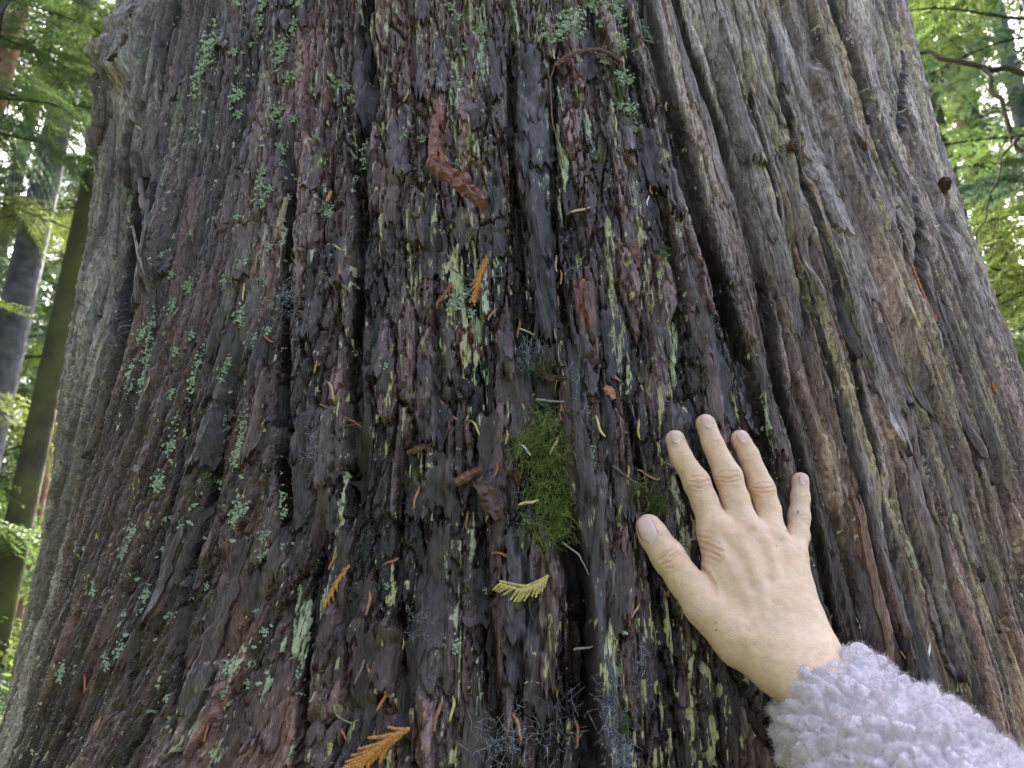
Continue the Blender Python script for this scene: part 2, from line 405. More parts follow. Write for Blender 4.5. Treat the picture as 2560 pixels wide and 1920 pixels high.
# moss stains
for x, y, a, b in [(1420, 70, 38, 60), (1535, 166, 22, 52), (1542, 225, 18, 40), (1577, 300, 22, 38), (1442, 235, 14, 20), (1500, 386, 14, 30), (1176, 39, 20, 34), (1199, 73, 22, 34),
                   (1140, 130, 30, 60), (1180, 370, 18, 34), (1280, 60, 20, 60), (815, 415, 16, 24), (1660, 650, 14, 30), (1052, 1195, 12, 26)]:
    g = blob(x, y, a*1.3/3580, b*1.3/3580); g = sst(0.25, 0.6, g+0.25*n2)
    col = mixc(col, (0.105, 0.125, 0.035), g*0.85)
for x, y, a, b in [(1180, 860, 30, 50), (1100, 330, 16, 70), (1465, 760, 24, 70), (1095, 400, 18, 40)]:
    g = sst(0.25, 0.6, blob(x, y, a*1.3/3580, b*1.3/3580)+0.3*n2); col = mixc(col, (0.30, 0.135, 0.095), g*0.7)
g = sst(0.35, 0.55, blob(2155, 810, 15/3580, 42/3580)); col = mixc(col, (0.14, 0.035, 0.018), g)
col = mixc(col, (0.024, 0.018, 0.014), sst(0.02, 0.25, furmask)*0.92)  # dark humus in the furrows, plus their deep shade put into the colour
col = mixc(col, (0.026, 0.019, 0.015), sst(0.06, 0.35, cavn)*0.93)  # rotten wood of the burl hollow, its depth shade painted in near-black
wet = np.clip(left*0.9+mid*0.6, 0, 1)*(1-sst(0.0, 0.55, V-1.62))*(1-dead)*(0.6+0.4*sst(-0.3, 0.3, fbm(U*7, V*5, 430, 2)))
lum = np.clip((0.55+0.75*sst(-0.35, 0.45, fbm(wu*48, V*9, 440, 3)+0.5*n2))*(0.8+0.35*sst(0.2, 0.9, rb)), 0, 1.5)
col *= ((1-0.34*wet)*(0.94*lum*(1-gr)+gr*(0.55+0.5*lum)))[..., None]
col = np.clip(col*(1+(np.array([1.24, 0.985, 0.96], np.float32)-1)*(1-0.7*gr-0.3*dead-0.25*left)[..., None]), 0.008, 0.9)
rough = 0.34+0.24*right+0.14*left*up+0.2*dead+0.1*n2-0.10*mid*(1-up)+0.25*yl
rough -= 0.08*wet
rough = np.clip(rough, 0.20, 0.95)
R3 = RR
X = axis_x(ZZ)[:, None]+R3*np.sin(TH)[None]; Y = Y0-R3*np.cos(TH)[None]
P = np.stack([X, Y, np.repeat(ZZ[:, None], nc, 1)], -1).reshape(-1, 3)
idx = np.arange(nr*nc).reshape(nr, nc)
F = np.stack([idx[:-1, :-1], idx[:-1, 1:], idx[1:, 1:], idx[1:, :-1]], -1).reshape(-1, 4)
tree_root = tag(empty('cedar_tree', (0, Y0, 0)), 'huge old tree trunk with dark shredded bark that the hand is touching', 'tree')
fibc = np.stack([Us, V, 0.25*Hfur], -1).reshape(-1, 3)
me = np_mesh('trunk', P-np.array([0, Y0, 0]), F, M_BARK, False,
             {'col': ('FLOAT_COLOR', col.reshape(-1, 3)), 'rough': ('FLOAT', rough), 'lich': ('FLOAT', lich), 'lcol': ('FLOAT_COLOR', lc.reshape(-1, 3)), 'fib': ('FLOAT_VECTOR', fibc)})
trunk = obj('trunk', me, tree_root)

# frame on the bark: position, right, up, outward
def frame(R, th, z, off=0.0):
    e = 0.012
    p = point(R, np.array([th]), np.array([z]), off)[0]
    pu = point(R, np.array([th+e]), np.array([z]))[0]-point(R, np.array([th-e]), np.array([z]))[0]
    pv = point(R, np.array([th]), np.array([z+e*.6]))[0]-point(R, np.array([th]), np.array([z-e*.6]))[0]
    n = np.cross(pu, pv); n /= np.linalg.norm(n); r = pu/np.linalg.norm(pu); u = np.cross(n, r)
    return p, r, u, n
def px_frame(px, py, ang=0.0, off=0.0, R=None):
    """frame whose 'up' axis runs along the picture direction ang (degrees clockwise from up)"""
    R = R_S if R is None else R
    th, z, d = hit(R, px, py); p, r, u, n = frame(R_SS, th, z); p = point(R, np.array([th]), np.array([z]), off)[0]
    q = cam_ray(px+40*math.sin(math.radians(ang)), py-40*math.cos(math.radians(ang)))
    t = np.dot(p-CAM, n)/np.dot(q, n); v = CAM+q*t-p; v /= np.linalg.norm(v)
    return p, np.cross(v, n), v, n, d
def matrix(p, r, u, n, s=1.0):
    m = Matrix.Identity(4)
    for k in range(3): m[k][0] = r[k]*s; m[k][1] = u[k]*s; m[k][2] = n[k]*s; m[k][3] = p[k]
    return m

# ---------------------------------------------------------------- loose bark plates (each a piece of the trunk)
def bark_plate(th, z, w, l, thick, tone, curl, seed, slant=0.0, own=False):
    nu, nv = (14, 40) if own else (8, 15)
    g_ = np.random.RandomState(seed)
    t = np.linspace(0, 1, nv); s = np.linspace(-1, 1, nu)
    T, Sg = np.meshgrid(t, s, indexing='ij')
    prof = 1-np.abs(2*t-1)**6*0.30
    eL = (prof+0.28*vn(t*9, t*0+seed, 5)+0.14*vn(t*23, t*0+seed, 6))*w/2; eR = (prof+0.28*vn(t*9+50, t*0+seed, 7)+0.14*vn(t*23, t*0+seed, 8))*w/2
    endj = g_.uniform(-1, 1, nu)*min(0.16*l, 0.006)+g_.uniform(-.004, .004)*s
    uu = np.where(Sg < 0, Sg*eL[:, None], Sg*eR[:, None])+slant*(T-0.5)*l
    vv = (T-0.5)*l+endj[None]*np.where(T < 0.5, (1-2*T), (2*T-1)*0.8)
    uu = uu+shear(np.float64(th*0.63))*(1.0 if z < 1.78 else 0.35)*vv
    tt = th+uu/0.63; zz = np.clip(z+vv, ZZ[1], ZZ[-2])
    lift = curl*np.clip(1-T*2.6, 0, 1)**2+0.25*curl*np.clip(T*3-2.2, 0, 1)**2
    rough_h = 0.0010*vn(uu*250+seed, vv*25, 12)+0.0005*vn(uu*600+seed, vv*90, 13)
    top = thick+lift+rough_h-0.0008*Sg**4+0.75*(rad_at(RR, tt, zz)-rad_at(R_S, tt, zz))
    a = point(R_S, tt, zz, top); b = point(R_S, tt, zz, np.minimum(-0.004, top-thick-0.003)+lift*0.8)
    Vt = np.concatenate([a.reshape(-1, 3), b.reshape(-1, 3)]); N = nu*nv
    I = np.arange(N).reshape(nv, nu); B = I+N
    Ft = np.stack([I[:-1, :-1], I[:-1, 1:], I[1:, 1:], I[1:, :-1]], -1).reshape(-1, 4)
    Fb = np.stack([B[:-1, :-1], B[1:, :-1], B[1:, 1:], B[:-1, 1:]], -1).reshape(-1, 4)
    def side(x, y): return np.stack([x[:-1], y[:-1], y[1:], x[1:]], -1)
    Fs = np.concatenate([side(I[0], B[0])[:, ::-1]*1, side(I[-1], B[-1]), side(I[:, 0], B[:, 0]), side(I[:, -1], B[:, -1])[:, ::-1]])
    ii = np.clip(np.searchsorted(ZZ, zz.ravel()), 0, nr-1); jj = np.clip(np.searchsorted(TH, tt.ravel()), 0, nc-1)
    und = col[ii, jj]; ul = lich[ii, jj]*0.8; ulc = lc[ii, jj]; c = np.empty((N, 3), np.float32); c[:] = tone
    mixw = 0.6 if not own else 0.4
    c = c*(1-mixw)+und*mixw*g_.uniform(0.75, 1.15); c = np.concatenate([c, c*0.8])
    c *= (0.85+0.3*vn(np.r_[uu.ravel(), uu.ravel()]*180+seed, np.r_[vv.ravel(), vv.ravel()]*18, 14))[:, None]
    o = np.array([0, Y0, 0])
    fb = np.stack([np.r_[uu.ravel(), uu.ravel()]+seed*0.37, np.r_[zz.ravel(), zz.ravel()], np.zeros(2*N)], -1)
    me = np_mesh('bark_plate', Vt-o, [Ft, Fb, Fs], M_BARK, True, {'col': ('FLOAT_COLOR', c), 'rough': ('FLOAT', np.full(2*N, 0.38)), 'lich': ('FLOAT', np.r_[ul, ul]), 'lcol': ('FLOAT_COLOR', np.concatenate([ulc, ulc])), 'fib': ('FLOAT_VECTOR', fb)})
    me.set_sharp_from_angle(angle=math.radians(50))
    return obj('bark_plate', me, trunk)
TONES = [(0.052, 0.043, 0.048), (0.066, 0.052, 0.052), (0.085, 0.060, 0.054), (0.048, 0.044, 0.056), (0.060, 0.044, 0.040), (0.13, 0.075, 0.062), (0.11, 0.085, 0.075)]
rp = random.Random(5); npl = 0
for k in range(900):
    if npl >= 240: break
    px = rp.uniform(250, 2500); py = rp.uniform(-20, 1920)
    zone = (px-1280)+0.25*(960-py)*-1
    if 1560 < px < 2160 and 1000 < py < 1920: continue
    if px < 560 and rp.random() < 0.6: continue
    th, z, d = hit(R_BASE, px, py)
    if abs(math.degrees(th)) > 60: continue
    rgt = th*0.63+0.12*(z-1.75) > 0.14
    if rgt: w, l = rp.uniform(.006, .014), rp.uniform(.07, .20)
    else: w, l = rp.uniform(.008, .020), rp.uniform(.022, .075)
    tn = np.array(rp.choice(TONES))
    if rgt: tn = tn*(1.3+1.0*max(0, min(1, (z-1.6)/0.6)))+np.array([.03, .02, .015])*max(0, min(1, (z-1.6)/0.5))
    bark_plate(th, z, w, l, rp.uniform(.0010, .0030), tn, rp.choice([0, 0, 0, .002, .004]), k+1)
    npl += 1
# plates that can be recognised one by one
for px, py, w, l, tk, tn, cu, sl in [
    (775, 1200, .022, .070, .005, (.075, .060, .062), .003, 0), (815, 1120, .020, .060, .004, (.075, .060, .064), .003, 0), (770, 1080, .016, .045, .004, (.08, .062, .062), .003, 0), (1345, 560, .022, .20, .005, (.060, .055, .062), .002, 0), (1330, 260, .024, .13, .006, (.075, .068, .072), .003, 0),
    (1090, 1010, .022, .06, .004, (.060, .052, .055), .003, 0), (1875, 985, .018, .060, .0035, (.060, .048, .046), .008, -.08), (1300, 1470, .016, .075, .006, (.055, .055, .060), .004, 0),
    (1370, 1560, .011, .085, .006, (.15, .082, .066), .006, -.12), (1452, 1120, .011, .16, .007, (.062, .050, .050), .004, -.12), (1500, 1560, .018, .20, .008, (.062, .050, .055), .003, -.14),
    (1830, 230, .022, .16, .005, (.105, .085, .085), .004, -.15), (1690, 1100, .020, .05, .004, (.055, .045, .048), .006, -.1), (540, 1090, .03, .05, .008, (.050, .042, .046), .012, .1),
    (850, 1490, .012, .09, .005, (.09, .055, .05), .004, .1), (560, 1560, .018, .12, .005, (.095, .065, .068), .005, .15), (790, 780, .020, .05, .004, (.055, .046, .05), .003, 0),
    (2180, 900, .014, .15, .005, (.20, .165, .15), .004, -.2), (2200, 1560, .010, .17, .005, (.19, .095, .055), .004, -.2),
    (2060, 420, .022, .13, .004, (.26, .215, .195), .003, -.2), (2350, 1560, .014, .07, .004, (.07, .062, .07), .004, -.2),
    (350, 110, .016, .10, .003, (.13, .09, .075), .005, 0), (365, 200, .014, .11, .003, (.24, .20, .18), .005, 0), (345, 330, .010, .10, .003, (.09, .065, .055), .005, 0),
    (385, 420, .012, .10, .003, (.15, .11, .09), .005, 0), (300, 600, .010, .16, .004, (.20, .175, .15), .004, 0),
    (395, 620, .014, .12, .006, (.16, .13, .11), .006, 0), (240, 900, .010, .14, .005, (.24, .215, .19), .004, 0), (200, 1050, .009, .14, .005, (.22, .20, .175), .004, 0)]:
    th, z, d = hit(R_BASE, px, py); bark_plate(th, z, w, l, min(tk, .0045), np.array(tn), min(cu, .003), int(px+py), 0, True)

# ---------------------------------------------------------------- hand and arm
def pt_off(px, py, mm):
    th, z, d = hit(R_SS, px, py, mm/1000.0); return CAM+cam_ray(px, py)*d
def dist_cone(G, a, b, ra, rb):
    ba = (b-a).astype(np.float32); L = float(np.dot(ba, ba))
    D = G-a.astype(np.float32); t = np.clip((D@ba)/max(L, 1e-12), 0, 1)
    q = D-t[:, None]*ba
    return np.sqrt(np.einsum('ij,ij->i', q, q))-(ra+(rb-ra)*t)
def smin(a, b, k):
    h = np.clip(0.5+0.5*(b-a)/k, 0, 1); return b+(a-b)*h-k*h*(1-h)
def surface_nets(D, org, h):
    """vertices and quads of the zero level of the grid D (values inside are negative)"""
    nx, ny, nz = D.shape; ins = D < 0
    cnt = np.zeros((nx-1, ny-1, nz-1), np.int8)
    for i in (0, 1):
        for j in (0, 1):
            for k in (0, 1): cnt += ins[i:nx-1+i, j:ny-1+j, k:nz-1+k]
    act = (cnt > 0) & (cnt < 8); I = np.argwhere(act); vid = np.full(act.shape, -1, np.int64); vid[act] = np.arange(len(I))
    acc = np.zeros((len(I), 3)); num = np.zeros(len(I))
    cor = [(i, j, k) for i in (0, 1) for j in (0, 1) for k in (0, 1)]
    val = {c: D[I[:, 0]+c[0], I[:, 1]+c[1], I[:, 2]+c[2]] for c in cor}
    for a in cor:
        for ax in range(3):
            if a[ax] == 0:
                b = list(a); b[ax] = 1; b = tuple(b); va, vb = val[a], val[b]; m = (va < 0) != (vb < 0)
                t = np.where(m, va/np.where(m, va-vb, 1), 0); p = np.array(a, float)[None]+np.zeros((len(I), 3)); p[:, ax] = t
                acc[m] += p[m]; num[m] += 1
    Vv = org+(I+acc/num[:, None])*h
    Q = []
    for ax in range(3):
        u, v = (ax+1) % 3, (ax+2) % 3
        sl0 = [slice(1, -1)]*3; sl0[ax] = slice(0, -1); sl1 = [slice(1, -1)]*3; sl1[ax] = slice(1, None)
        A = ins[tuple(sl0)]; B = ins[tuple(sl1)]
        for flip, m in ((False, A & ~B), (True, ~A & B)):
            e = np.argwhere(m)
            if not len(e): continue
            off = np.ones(3, int); off[ax] = 0; e = e+off
            c = []
            for du, dv in ((-1, -1), (0, -1), (0, 0), (-1, 0)):
                q = e.copy(); q[:, u] += du; q[:, v] += dv; c.append(vid[np.minimum(q[:, 0], nx-2), np.minimum(q[:, 1], ny-2), np.minimum(q[:, 2], nz-2)])
            q = np.stack(c, -1); Q.append(q[:, ::-1] if flip else q)
    Q = np.concatenate(Q); return Vv, Q[(Q >= 0).all(1)]
def vnormals(Vv, Q):
    n = np.cross(Vv[Q[:, 2]]-Vv[Q[:, 0]], Vv[Q[:, 3]]-Vv[Q[:, 1]]); N = np.zeros_like(Vv)
    for k in range(4):
        for a in range(3): N[:, a] += np.bincount(Q[:, k], n[:, a], len(Vv))
    return N/np.maximum(np.linalg.norm(N, axis=1), 1e-12)[:, None]

mm = 0.001
p0 = {}
def J(px, py, h): return pt_off(px, py, h)
fingers = [   # joints: tip centre, DIP, PIP, mid, MCP with radii in mm
  [((1688, 1099, 8.5), 6.9), ((1702, 1140, 9.5), 7.3), ((1742, 1207, 11), 9.1), ((1762, 1255, 12), 9.0), ((1789, 1325, 16), 10.5)],
  [((1764, 1060, 8.5), 7.1), ((1783, 1113, 9.5), 7.4), ((1821, 1193, 12), 9.6), ((1838, 1250, 13), 9.5), ((1860, 1325, 17), 10.8)],
  [((1851, 1098, 8.5), 6.9), ((1872, 1140, 9.5), 7.2), ((1904, 1222, 11.5), 9.0), ((1918, 1272, 12), 8.9), ((1928, 1345, 16.5), 10.4)],
  [((2001, 1202, 8.0), 6.2), ((2001, 1244, 9), 6.4), ((1998, 1292, 10), 7.4), ((1994, 1340, 12), 7.8), ((1980, 1395, 15.5), 9.6)]]
thumb = [((1622, 1318, 10), 8.8), ((1634, 1340, 11), 9.6), ((1671, 1393, 13), 11.2), ((1712, 1452, 15.5), 11.0), ((1764, 1520, 19), 13.0), ((1852, 1598, 23), 17.0)]
carp = [((1905, 1608, 25), 15.5), ((1945, 1604, 28), 15.5), ((1980, 1588, 27), 15.0), ((2006, 1560, 24), 13.0)]
palmB = [((1790, 1345, 14), 10.5, (1806, 1440, 15), 11.0), ((1806, 1440, 15), 11, (1850, 1560, 20), 14), ((1860, 1340, 14), 10, (1930, 1570, 20), 16), ((1800, 1480, 14), 10, (1850, 1560, 18), 13)]
wr = [((1953, 1662, 32), 16.5), ((2032, 1640, 33), 16.0)]
fa = [((2095, 1795, 72), 13.5), ((2140, 1780, 74), 13.5)]
def prim_list():
    fl = []
    for fg in fingers+[thumb]:
        L = [(J(*a[0]), a[1]*mm) for a in fg]
        fl.append([(L[i][0], L[i+1][0], L[i][1], L[i+1][1]) for i in range(len(L)-1)])
    pl = []
    mcp = [J(*fg[-1][0]) for fg in fingers]; cp = [J(*c[0]) for c in carp]
    for i in range(4): pl.append((mcp[i], cp[i], fingers[i][-1][1]*mm, carp[i][1]*mm))
    for i in range(3): pl.append(((mcp[i]+mcp[i+1])/2+(cp[i]-mcp[i])*0.12, (cp[i]+cp[i+1])/2, 9.8*mm, 14.5*mm))
    for a, ra, b, rb in palmB: pl.append((J(*a), J(*b), ra*mm, rb*mm))
    w = [J(*a[0]) for a in wr]; e = [J(*a[0]) for a in fa]; r = [a[1]*mm for a in wr]; re = [a[1]*mm for a in fa]
    pl += [(cp[0], w[0], 15*mm, r[0]), (cp[1], (w[0]+w[1])/2, 15.5*mm, 17*mm), (cp[3], w[1], 13*mm, r[1]), (J(*thumb[-1][0]), w[0], 16*mm, r[0])]
    pl += [(w[0], e[0], r[0], re[0]), (w[1], e[1], r[1], re[1]), ((w[0]+w[1])/2, (e[0]+e[1])/2, 17*mm, 14*mm)]
    return fl, pl
FL, PL = prim_list()
th_h, z_h, d_h = hit(R_SS, 1860, 1400)
Oh, ex, ey, en = frame(R_SS, th_h, z_h)
Mh = np.stack([ex, ey, en], 0)                                # world -> hand axes
loc = lambda p: Mh@(p-Oh)
allp = [q for f in FL+[PL] for c in f for q in ((loc(c[0]), c[2]), (loc(c[1]), c[3]))]
lo = np.min([p-r for p, r in allp], 0)-0.004; hi = np.max([p+r for p, r in allp], 0)+0.004
hs = 0.00085
dims = np.ceil((hi-lo)/hs).astype(int)+1
gx, gy, gz = [lo[k]+np.arange(dims[k], dtype=np.float32)*hs for k in range(3)]
G = np.stack(np.meshgrid(gx, gy, gz, indexing='ij'), -1).reshape(-1, 3).astype(np.float32)
def field(G):
    def chain(cs, k):
        d = None
        for a, b, ra, rb in cs:
            e = dist_cone(G, loc(a), loc(b), ra, rb); d = e if d is None else smin(d, e, k)
        return d
    D = chain(PL, 0.009)
    Fm = None
    for f in FL[:4]:
        e = chain(f, 0.003); Fm = e if Fm is None else smin(Fm, e, 0.0012)
    D = smin(D, Fm, 0.0055)
    return smin(D, chain(FL[4], 0.003), 0.005)
Dg = field(G).reshape(dims)
Vh, Qh = surface_nets(Dg, lo, hs); del G
# orientation check: outward normals must point along the growing field
Nh = vnormals(Vh, Qh)
cen = Vh.mean(0)
if np.mean(np.sum(Nh*(Vh-cen), 1)) < 0: Qh = Qh[:, ::-1]; Nh = -Nh
for _ in range(3):                                            # light smoothing
    acc = np.zeros_like(Vh); cntv = np.zeros(len(Vh))
    for k in range(4):
        a, b = Qh[:, k], Qh[:, (k+1) % 4]
        for x in range(3): acc[:, x] += np.bincount(a, Vh[b, x], len(Vh))
        cntv += np.bincount(a, minlength=len(Vh))
    Vh = Vh*0.4+0.6*acc/np.maximum(cntv, 1)[:, None]
Nh = vnormals(Vh, Qh)
W = Oh+Vh@Mh
PX, PY = to_px(W)
view = (CAM-W); view /= np.linalg.norm(view, axis=1)[:, None]
facing = sst(-0.05, 0.35, np.sum((Nh@Mh)*view, 1))
def seg_d(x, y, pts):
    d = np.full(x.shape, 1e9)
    for (x0, y0), (x1, y1) in zip(pts[:-1], pts[1:]):
        dx, dy = x1-x0, y1-y0; t = np.clip(((x-x0)*dx+(y-y0)*dy)/(dx*dx+dy*dy), 0, 1)
        d = np.minimum(d, np.hypot(x-x0-t*dx, y-y0-t*dy))
    return d
cr = lambda L: [(1560+x/3.3185, 1000+y/3.3185) for x, y in L]
creases = [([(790, 612), (850, 592), (940, 592)], .34, 2.6), ([(778, 642), (860, 652), (952, 630)], .42, 2.6), ([(770, 672), (860, 687), (972, 660)], .34, 2.6), ([(830, 620), (900, 610), (930, 640)], .25, 2.2),
 ([(558, 652), (620, 630), (682, 640)], .34, 2.6), ([(548, 682), (620, 692), (702, 670)], .40, 2.6), ([(560, 722), (640, 732), (694, 706)], .30, 2.6),
 ([(1090, 702), (1150, 685), (1230, 690)], .32, 2.5), ([(1078, 732), (1160, 737), (1242, 720)], .40, 2.5), ([(1090, 766), (1160, 776), (1250, 756)], .30, 2.5),
 ([(720, 352), (770, 342), (812, 330)], .26, 2.4), ([(712, 336), (800, 350)], .2, 2.2), ([(450, 447), (500, 440), (542, 428)], .24, 2.4), ([(1010, 472), (1092, 455)], .24, 2.4), ([(1015, 455), (1080, 440)], .16, 2.2),
 ([(1470, 812), (1546, 800)], .22, 2.3), ([(1438, 962), (1512, 958)], .28, 2.3), ([(1450, 985), (1530, 1000)], .28, 2.3), ([(1462, 1010), (1535, 1042)], .22, 2.3),
 ([(296, 1332), (370, 1262), (436, 1225)], .34, 3), ([(318, 1364), (400, 1340), (462, 1280)], .40, 3), ([(340, 1402), (420, 1390), (470, 1335)], .30, 3), ([(330, 1300), (400, 1300), (450, 1250)], .25, 2.4),
 ([(618, 1132), (700, 1150), (800, 1195)], .40, 3.2), ([(626, 1172), (720, 1210), (810, 1255)], .45, 3.4), ([(636, 1232), (720, 1262), (790, 1300)], .40, 3.2), ([(650, 1290), (730, 1320), (790, 1350)], .28, 3), ([(622, 1090), (690, 1095), (760, 1110)], .25, 3),
 ([(640, 1400), (700, 1450), (745, 1530), (768, 1640)], 1.1, 4.5), ([(1380, 1180), (1450, 1230), (1520, 1300)], .25, 4), ([(640, 1040), (720, 1000), (800, 960)], .15, 5)]
dh = np.zeros(len(W)); redn = np.zeros(len(W))
wob = 2.2*vn(PX/9, PY/9, 3)
for L, dp, w in creases:
    d = seg_d(PX+wob, PY+1.5*vn(PX/11, PY/11, 5), cr(L)); g = np.exp(-(d/w)**2); dh -= dp*mm*g; dh += 0.35*dp*mm*np.exp(-((d-2.1*w)/(0.9*w))**2); redn = np.maximum(redn, g*0.6*min(1, dp*2))
for L, dp, w in [([(700, 1120), (860, 1330), (1010, 1600), (1080, 1800)], .9, 15), ([(960, 1110), (1080, 1380), (1150, 1600), (1180, 1800)], .9, 14), ([(1190, 1150), (1260, 1380), (1270, 1640)], .7, 13), ([(1390, 1290), (1400, 1500), (1370, 1700)], .4, 14)]:
    dh += dp*mm*np.exp(-(seg_d(PX, PY, cr(L))/w)**2)            # tendons
for L, dp, w in [([(830, 1140), (990, 1370), (1060, 1560)], 1.1, 13), ([(1080, 1100), (1180, 1300), (1220, 1500)], 1.0, 13), ([(1310, 1190), (1340, 1400)], .6, 12)]:
    dh -= dp*mm*np.exp(-(seg_d(PX, PY, cr(L))/w)**2)            # hollows between them
dh += 1.6*mm*np.exp(-(((PX-2070)/28)**2+((PY-1625)/26)**2))       # wrist bone
dh += 0.9*mm*np.exp(-(((PX-1850)/30)**2+((PY-1596)/24)**2))
for x, y, r in [(1742, 1207, 24), (1821, 1193, 26), (1904, 1222, 24), (1998, 1292, 18), (1671, 1393, 30), (1787, 1318, 32), (1858, 1318, 34), (1926, 1338, 32), (1980, 1388, 28)]:
    redn = np.maximum(redn, 0.55*np.exp(-(((PX-x)/r)**2+((PY-y)/r)**2)))
for x, y, r in [(1676, 1088, 26), (1752, 1048, 26), (1838, 1090, 26), (1992, 1196, 22), (1606, 1318, 30)]:
    redn = np.maximum(redn, 0.65*np.exp(-(((PX-x)/r)**2+((PY-y)/r)**2)))
for L in [[(880, 1240), (960, 1400), (1010, 1560)], [(1120, 1160), (1180, 1300)], [(700, 1180), (790, 1260)]]:
    redn = np.maximum(redn, 0.45*np.exp(-(seg_d(PX+wob*2, PY, cr(L))/14)**2))
dh *= facing
dh += 0.10*mm*vn(PX/5, PY/5, 21)+0.16*mm*vn(PX/17, PY/17, 23)
Vh = Vh+Nh*dh[:, None]; W = Oh+Vh@Mh
skin = np.empty((len(W), 3), np.float32); skin[:] = (0.70, 0.485, 0.325)
skin = mixc(skin, (0.71, 0.50, 0.35), sst(-0.4, 0.4, vn(PX/40, PY/40, 31)))
skin = mixc(skin, (0.68, 0.38, 0.27), np.clip(redn, 0, 1))
skin = mixc(skin, (0.68, 0.50, 0.41), np.exp(-(((PX-2005)/34)**2+((PY-1260)/75)**2))*0.6)
for x, y, r in [(1560+1442/3.3185, 1000+930/3.3185, 3.2), (1560+1348/3.3185, 1000+1085/3.3185, 2.2), (1790, 1576, 1.8), (1755, 1576, 1.6), (1789, 1557, 2.0), (1942, 1365, 1.5)]:
    skin = mixc(skin, (0.16, 0.065, 0.035), np.exp(-(((PX-x)/r)**2+((PY-y)/r)**2)**2)*facing)
def skin_material(name, nail=False):
    m, nt, n, l, b = new_mat(name)
    a = n.new('ShaderNodeAttribute'); a.attribute_name = 'col'
    tc = n.new('ShaderNodeTexCoord')
    z = n.new('ShaderNodeTexNoise'); z.inputs['Scale'].default_value = 900; z.inputs['Detail'].default_value = 4; l.new(tc.outputs['Object'], z.inputs['Vector'])
    vo = n.new('ShaderNodeTexVoronoi'); vo.inputs['Scale'].default_value = 1300; l.new(tc.outputs['Object'], vo.inputs['Vector'])
    z2 = n.new('ShaderNodeTexNoise'); z2.inputs['Scale'].default_value = 160; z2.inputs['Detail'].default_value = 5; l.new(tc.outputs['Object'], z2.inputs['Vector'])
    mr = n.new('ShaderNodeMapRange'); mr.inputs['From Min'].default_value = 0.3; mr.inputs['From Max'].default_value = 0.7; mr.inputs['To Min'].default_value = 0.90; mr.inputs['To Max'].default_value = 1.08
    l.new(z2.outputs['Fac'], mr.inputs['Value'])
    vm = n.new('ShaderNodeVectorMath'); vm.operation = 'SCALE'; l.new(a.outputs['Color'], vm.inputs[0]); l.new(mr.outputs[0], vm.inputs['Scale']); l.new(vm.outputs[0], b.inputs['Base Color'])
    b.inputs['Roughness'].default_value = 0.2 if nail else 0.50
    b.inputs['Subsurface Weight'].default_value = 0.08 if nail else 0.16; b.inputs['Subsurface Radius'].default_value = (1, 0.35, 0.2); b.inputs['Subsurface Scale'].default_value = 0.004
    b.inputs['Specular IOR Level'].default_value = 0.4
    if not nail:
        bp = n.new('ShaderNodeBump'); bp.inputs['Strength'].default_value = 0.35; bp.inputs['Distance'].default_value = 0.0003; l.new(vo.outputs['Distance'], bp.inputs['Height'])
        bp2 = n.new('ShaderNodeBump'); bp2.inputs['Strength'].default_value = 0.4; bp2.inputs['Distance'].default_value = 0.0005; l.new(z.outputs['Fac'], bp2.inputs['Height'])
        l.new(bp.outputs[0], bp2.inputs['Normal']); l.new(bp2.outputs[0], b.inputs['Normal'])
    return m
M_SKIN = skin_material('skin'); M_NAIL = skin_material('fingernail', True)
person = tag(empty('person', Oh), 'right hand in a fluffy lilac fleece sleeve pressed flat against the bark', 'person')
body = obj('hand', np_mesh('hand', W-Oh, Qh, M_SKIN, True, {'col': ('FLOAT_COLOR', skin)}), person)
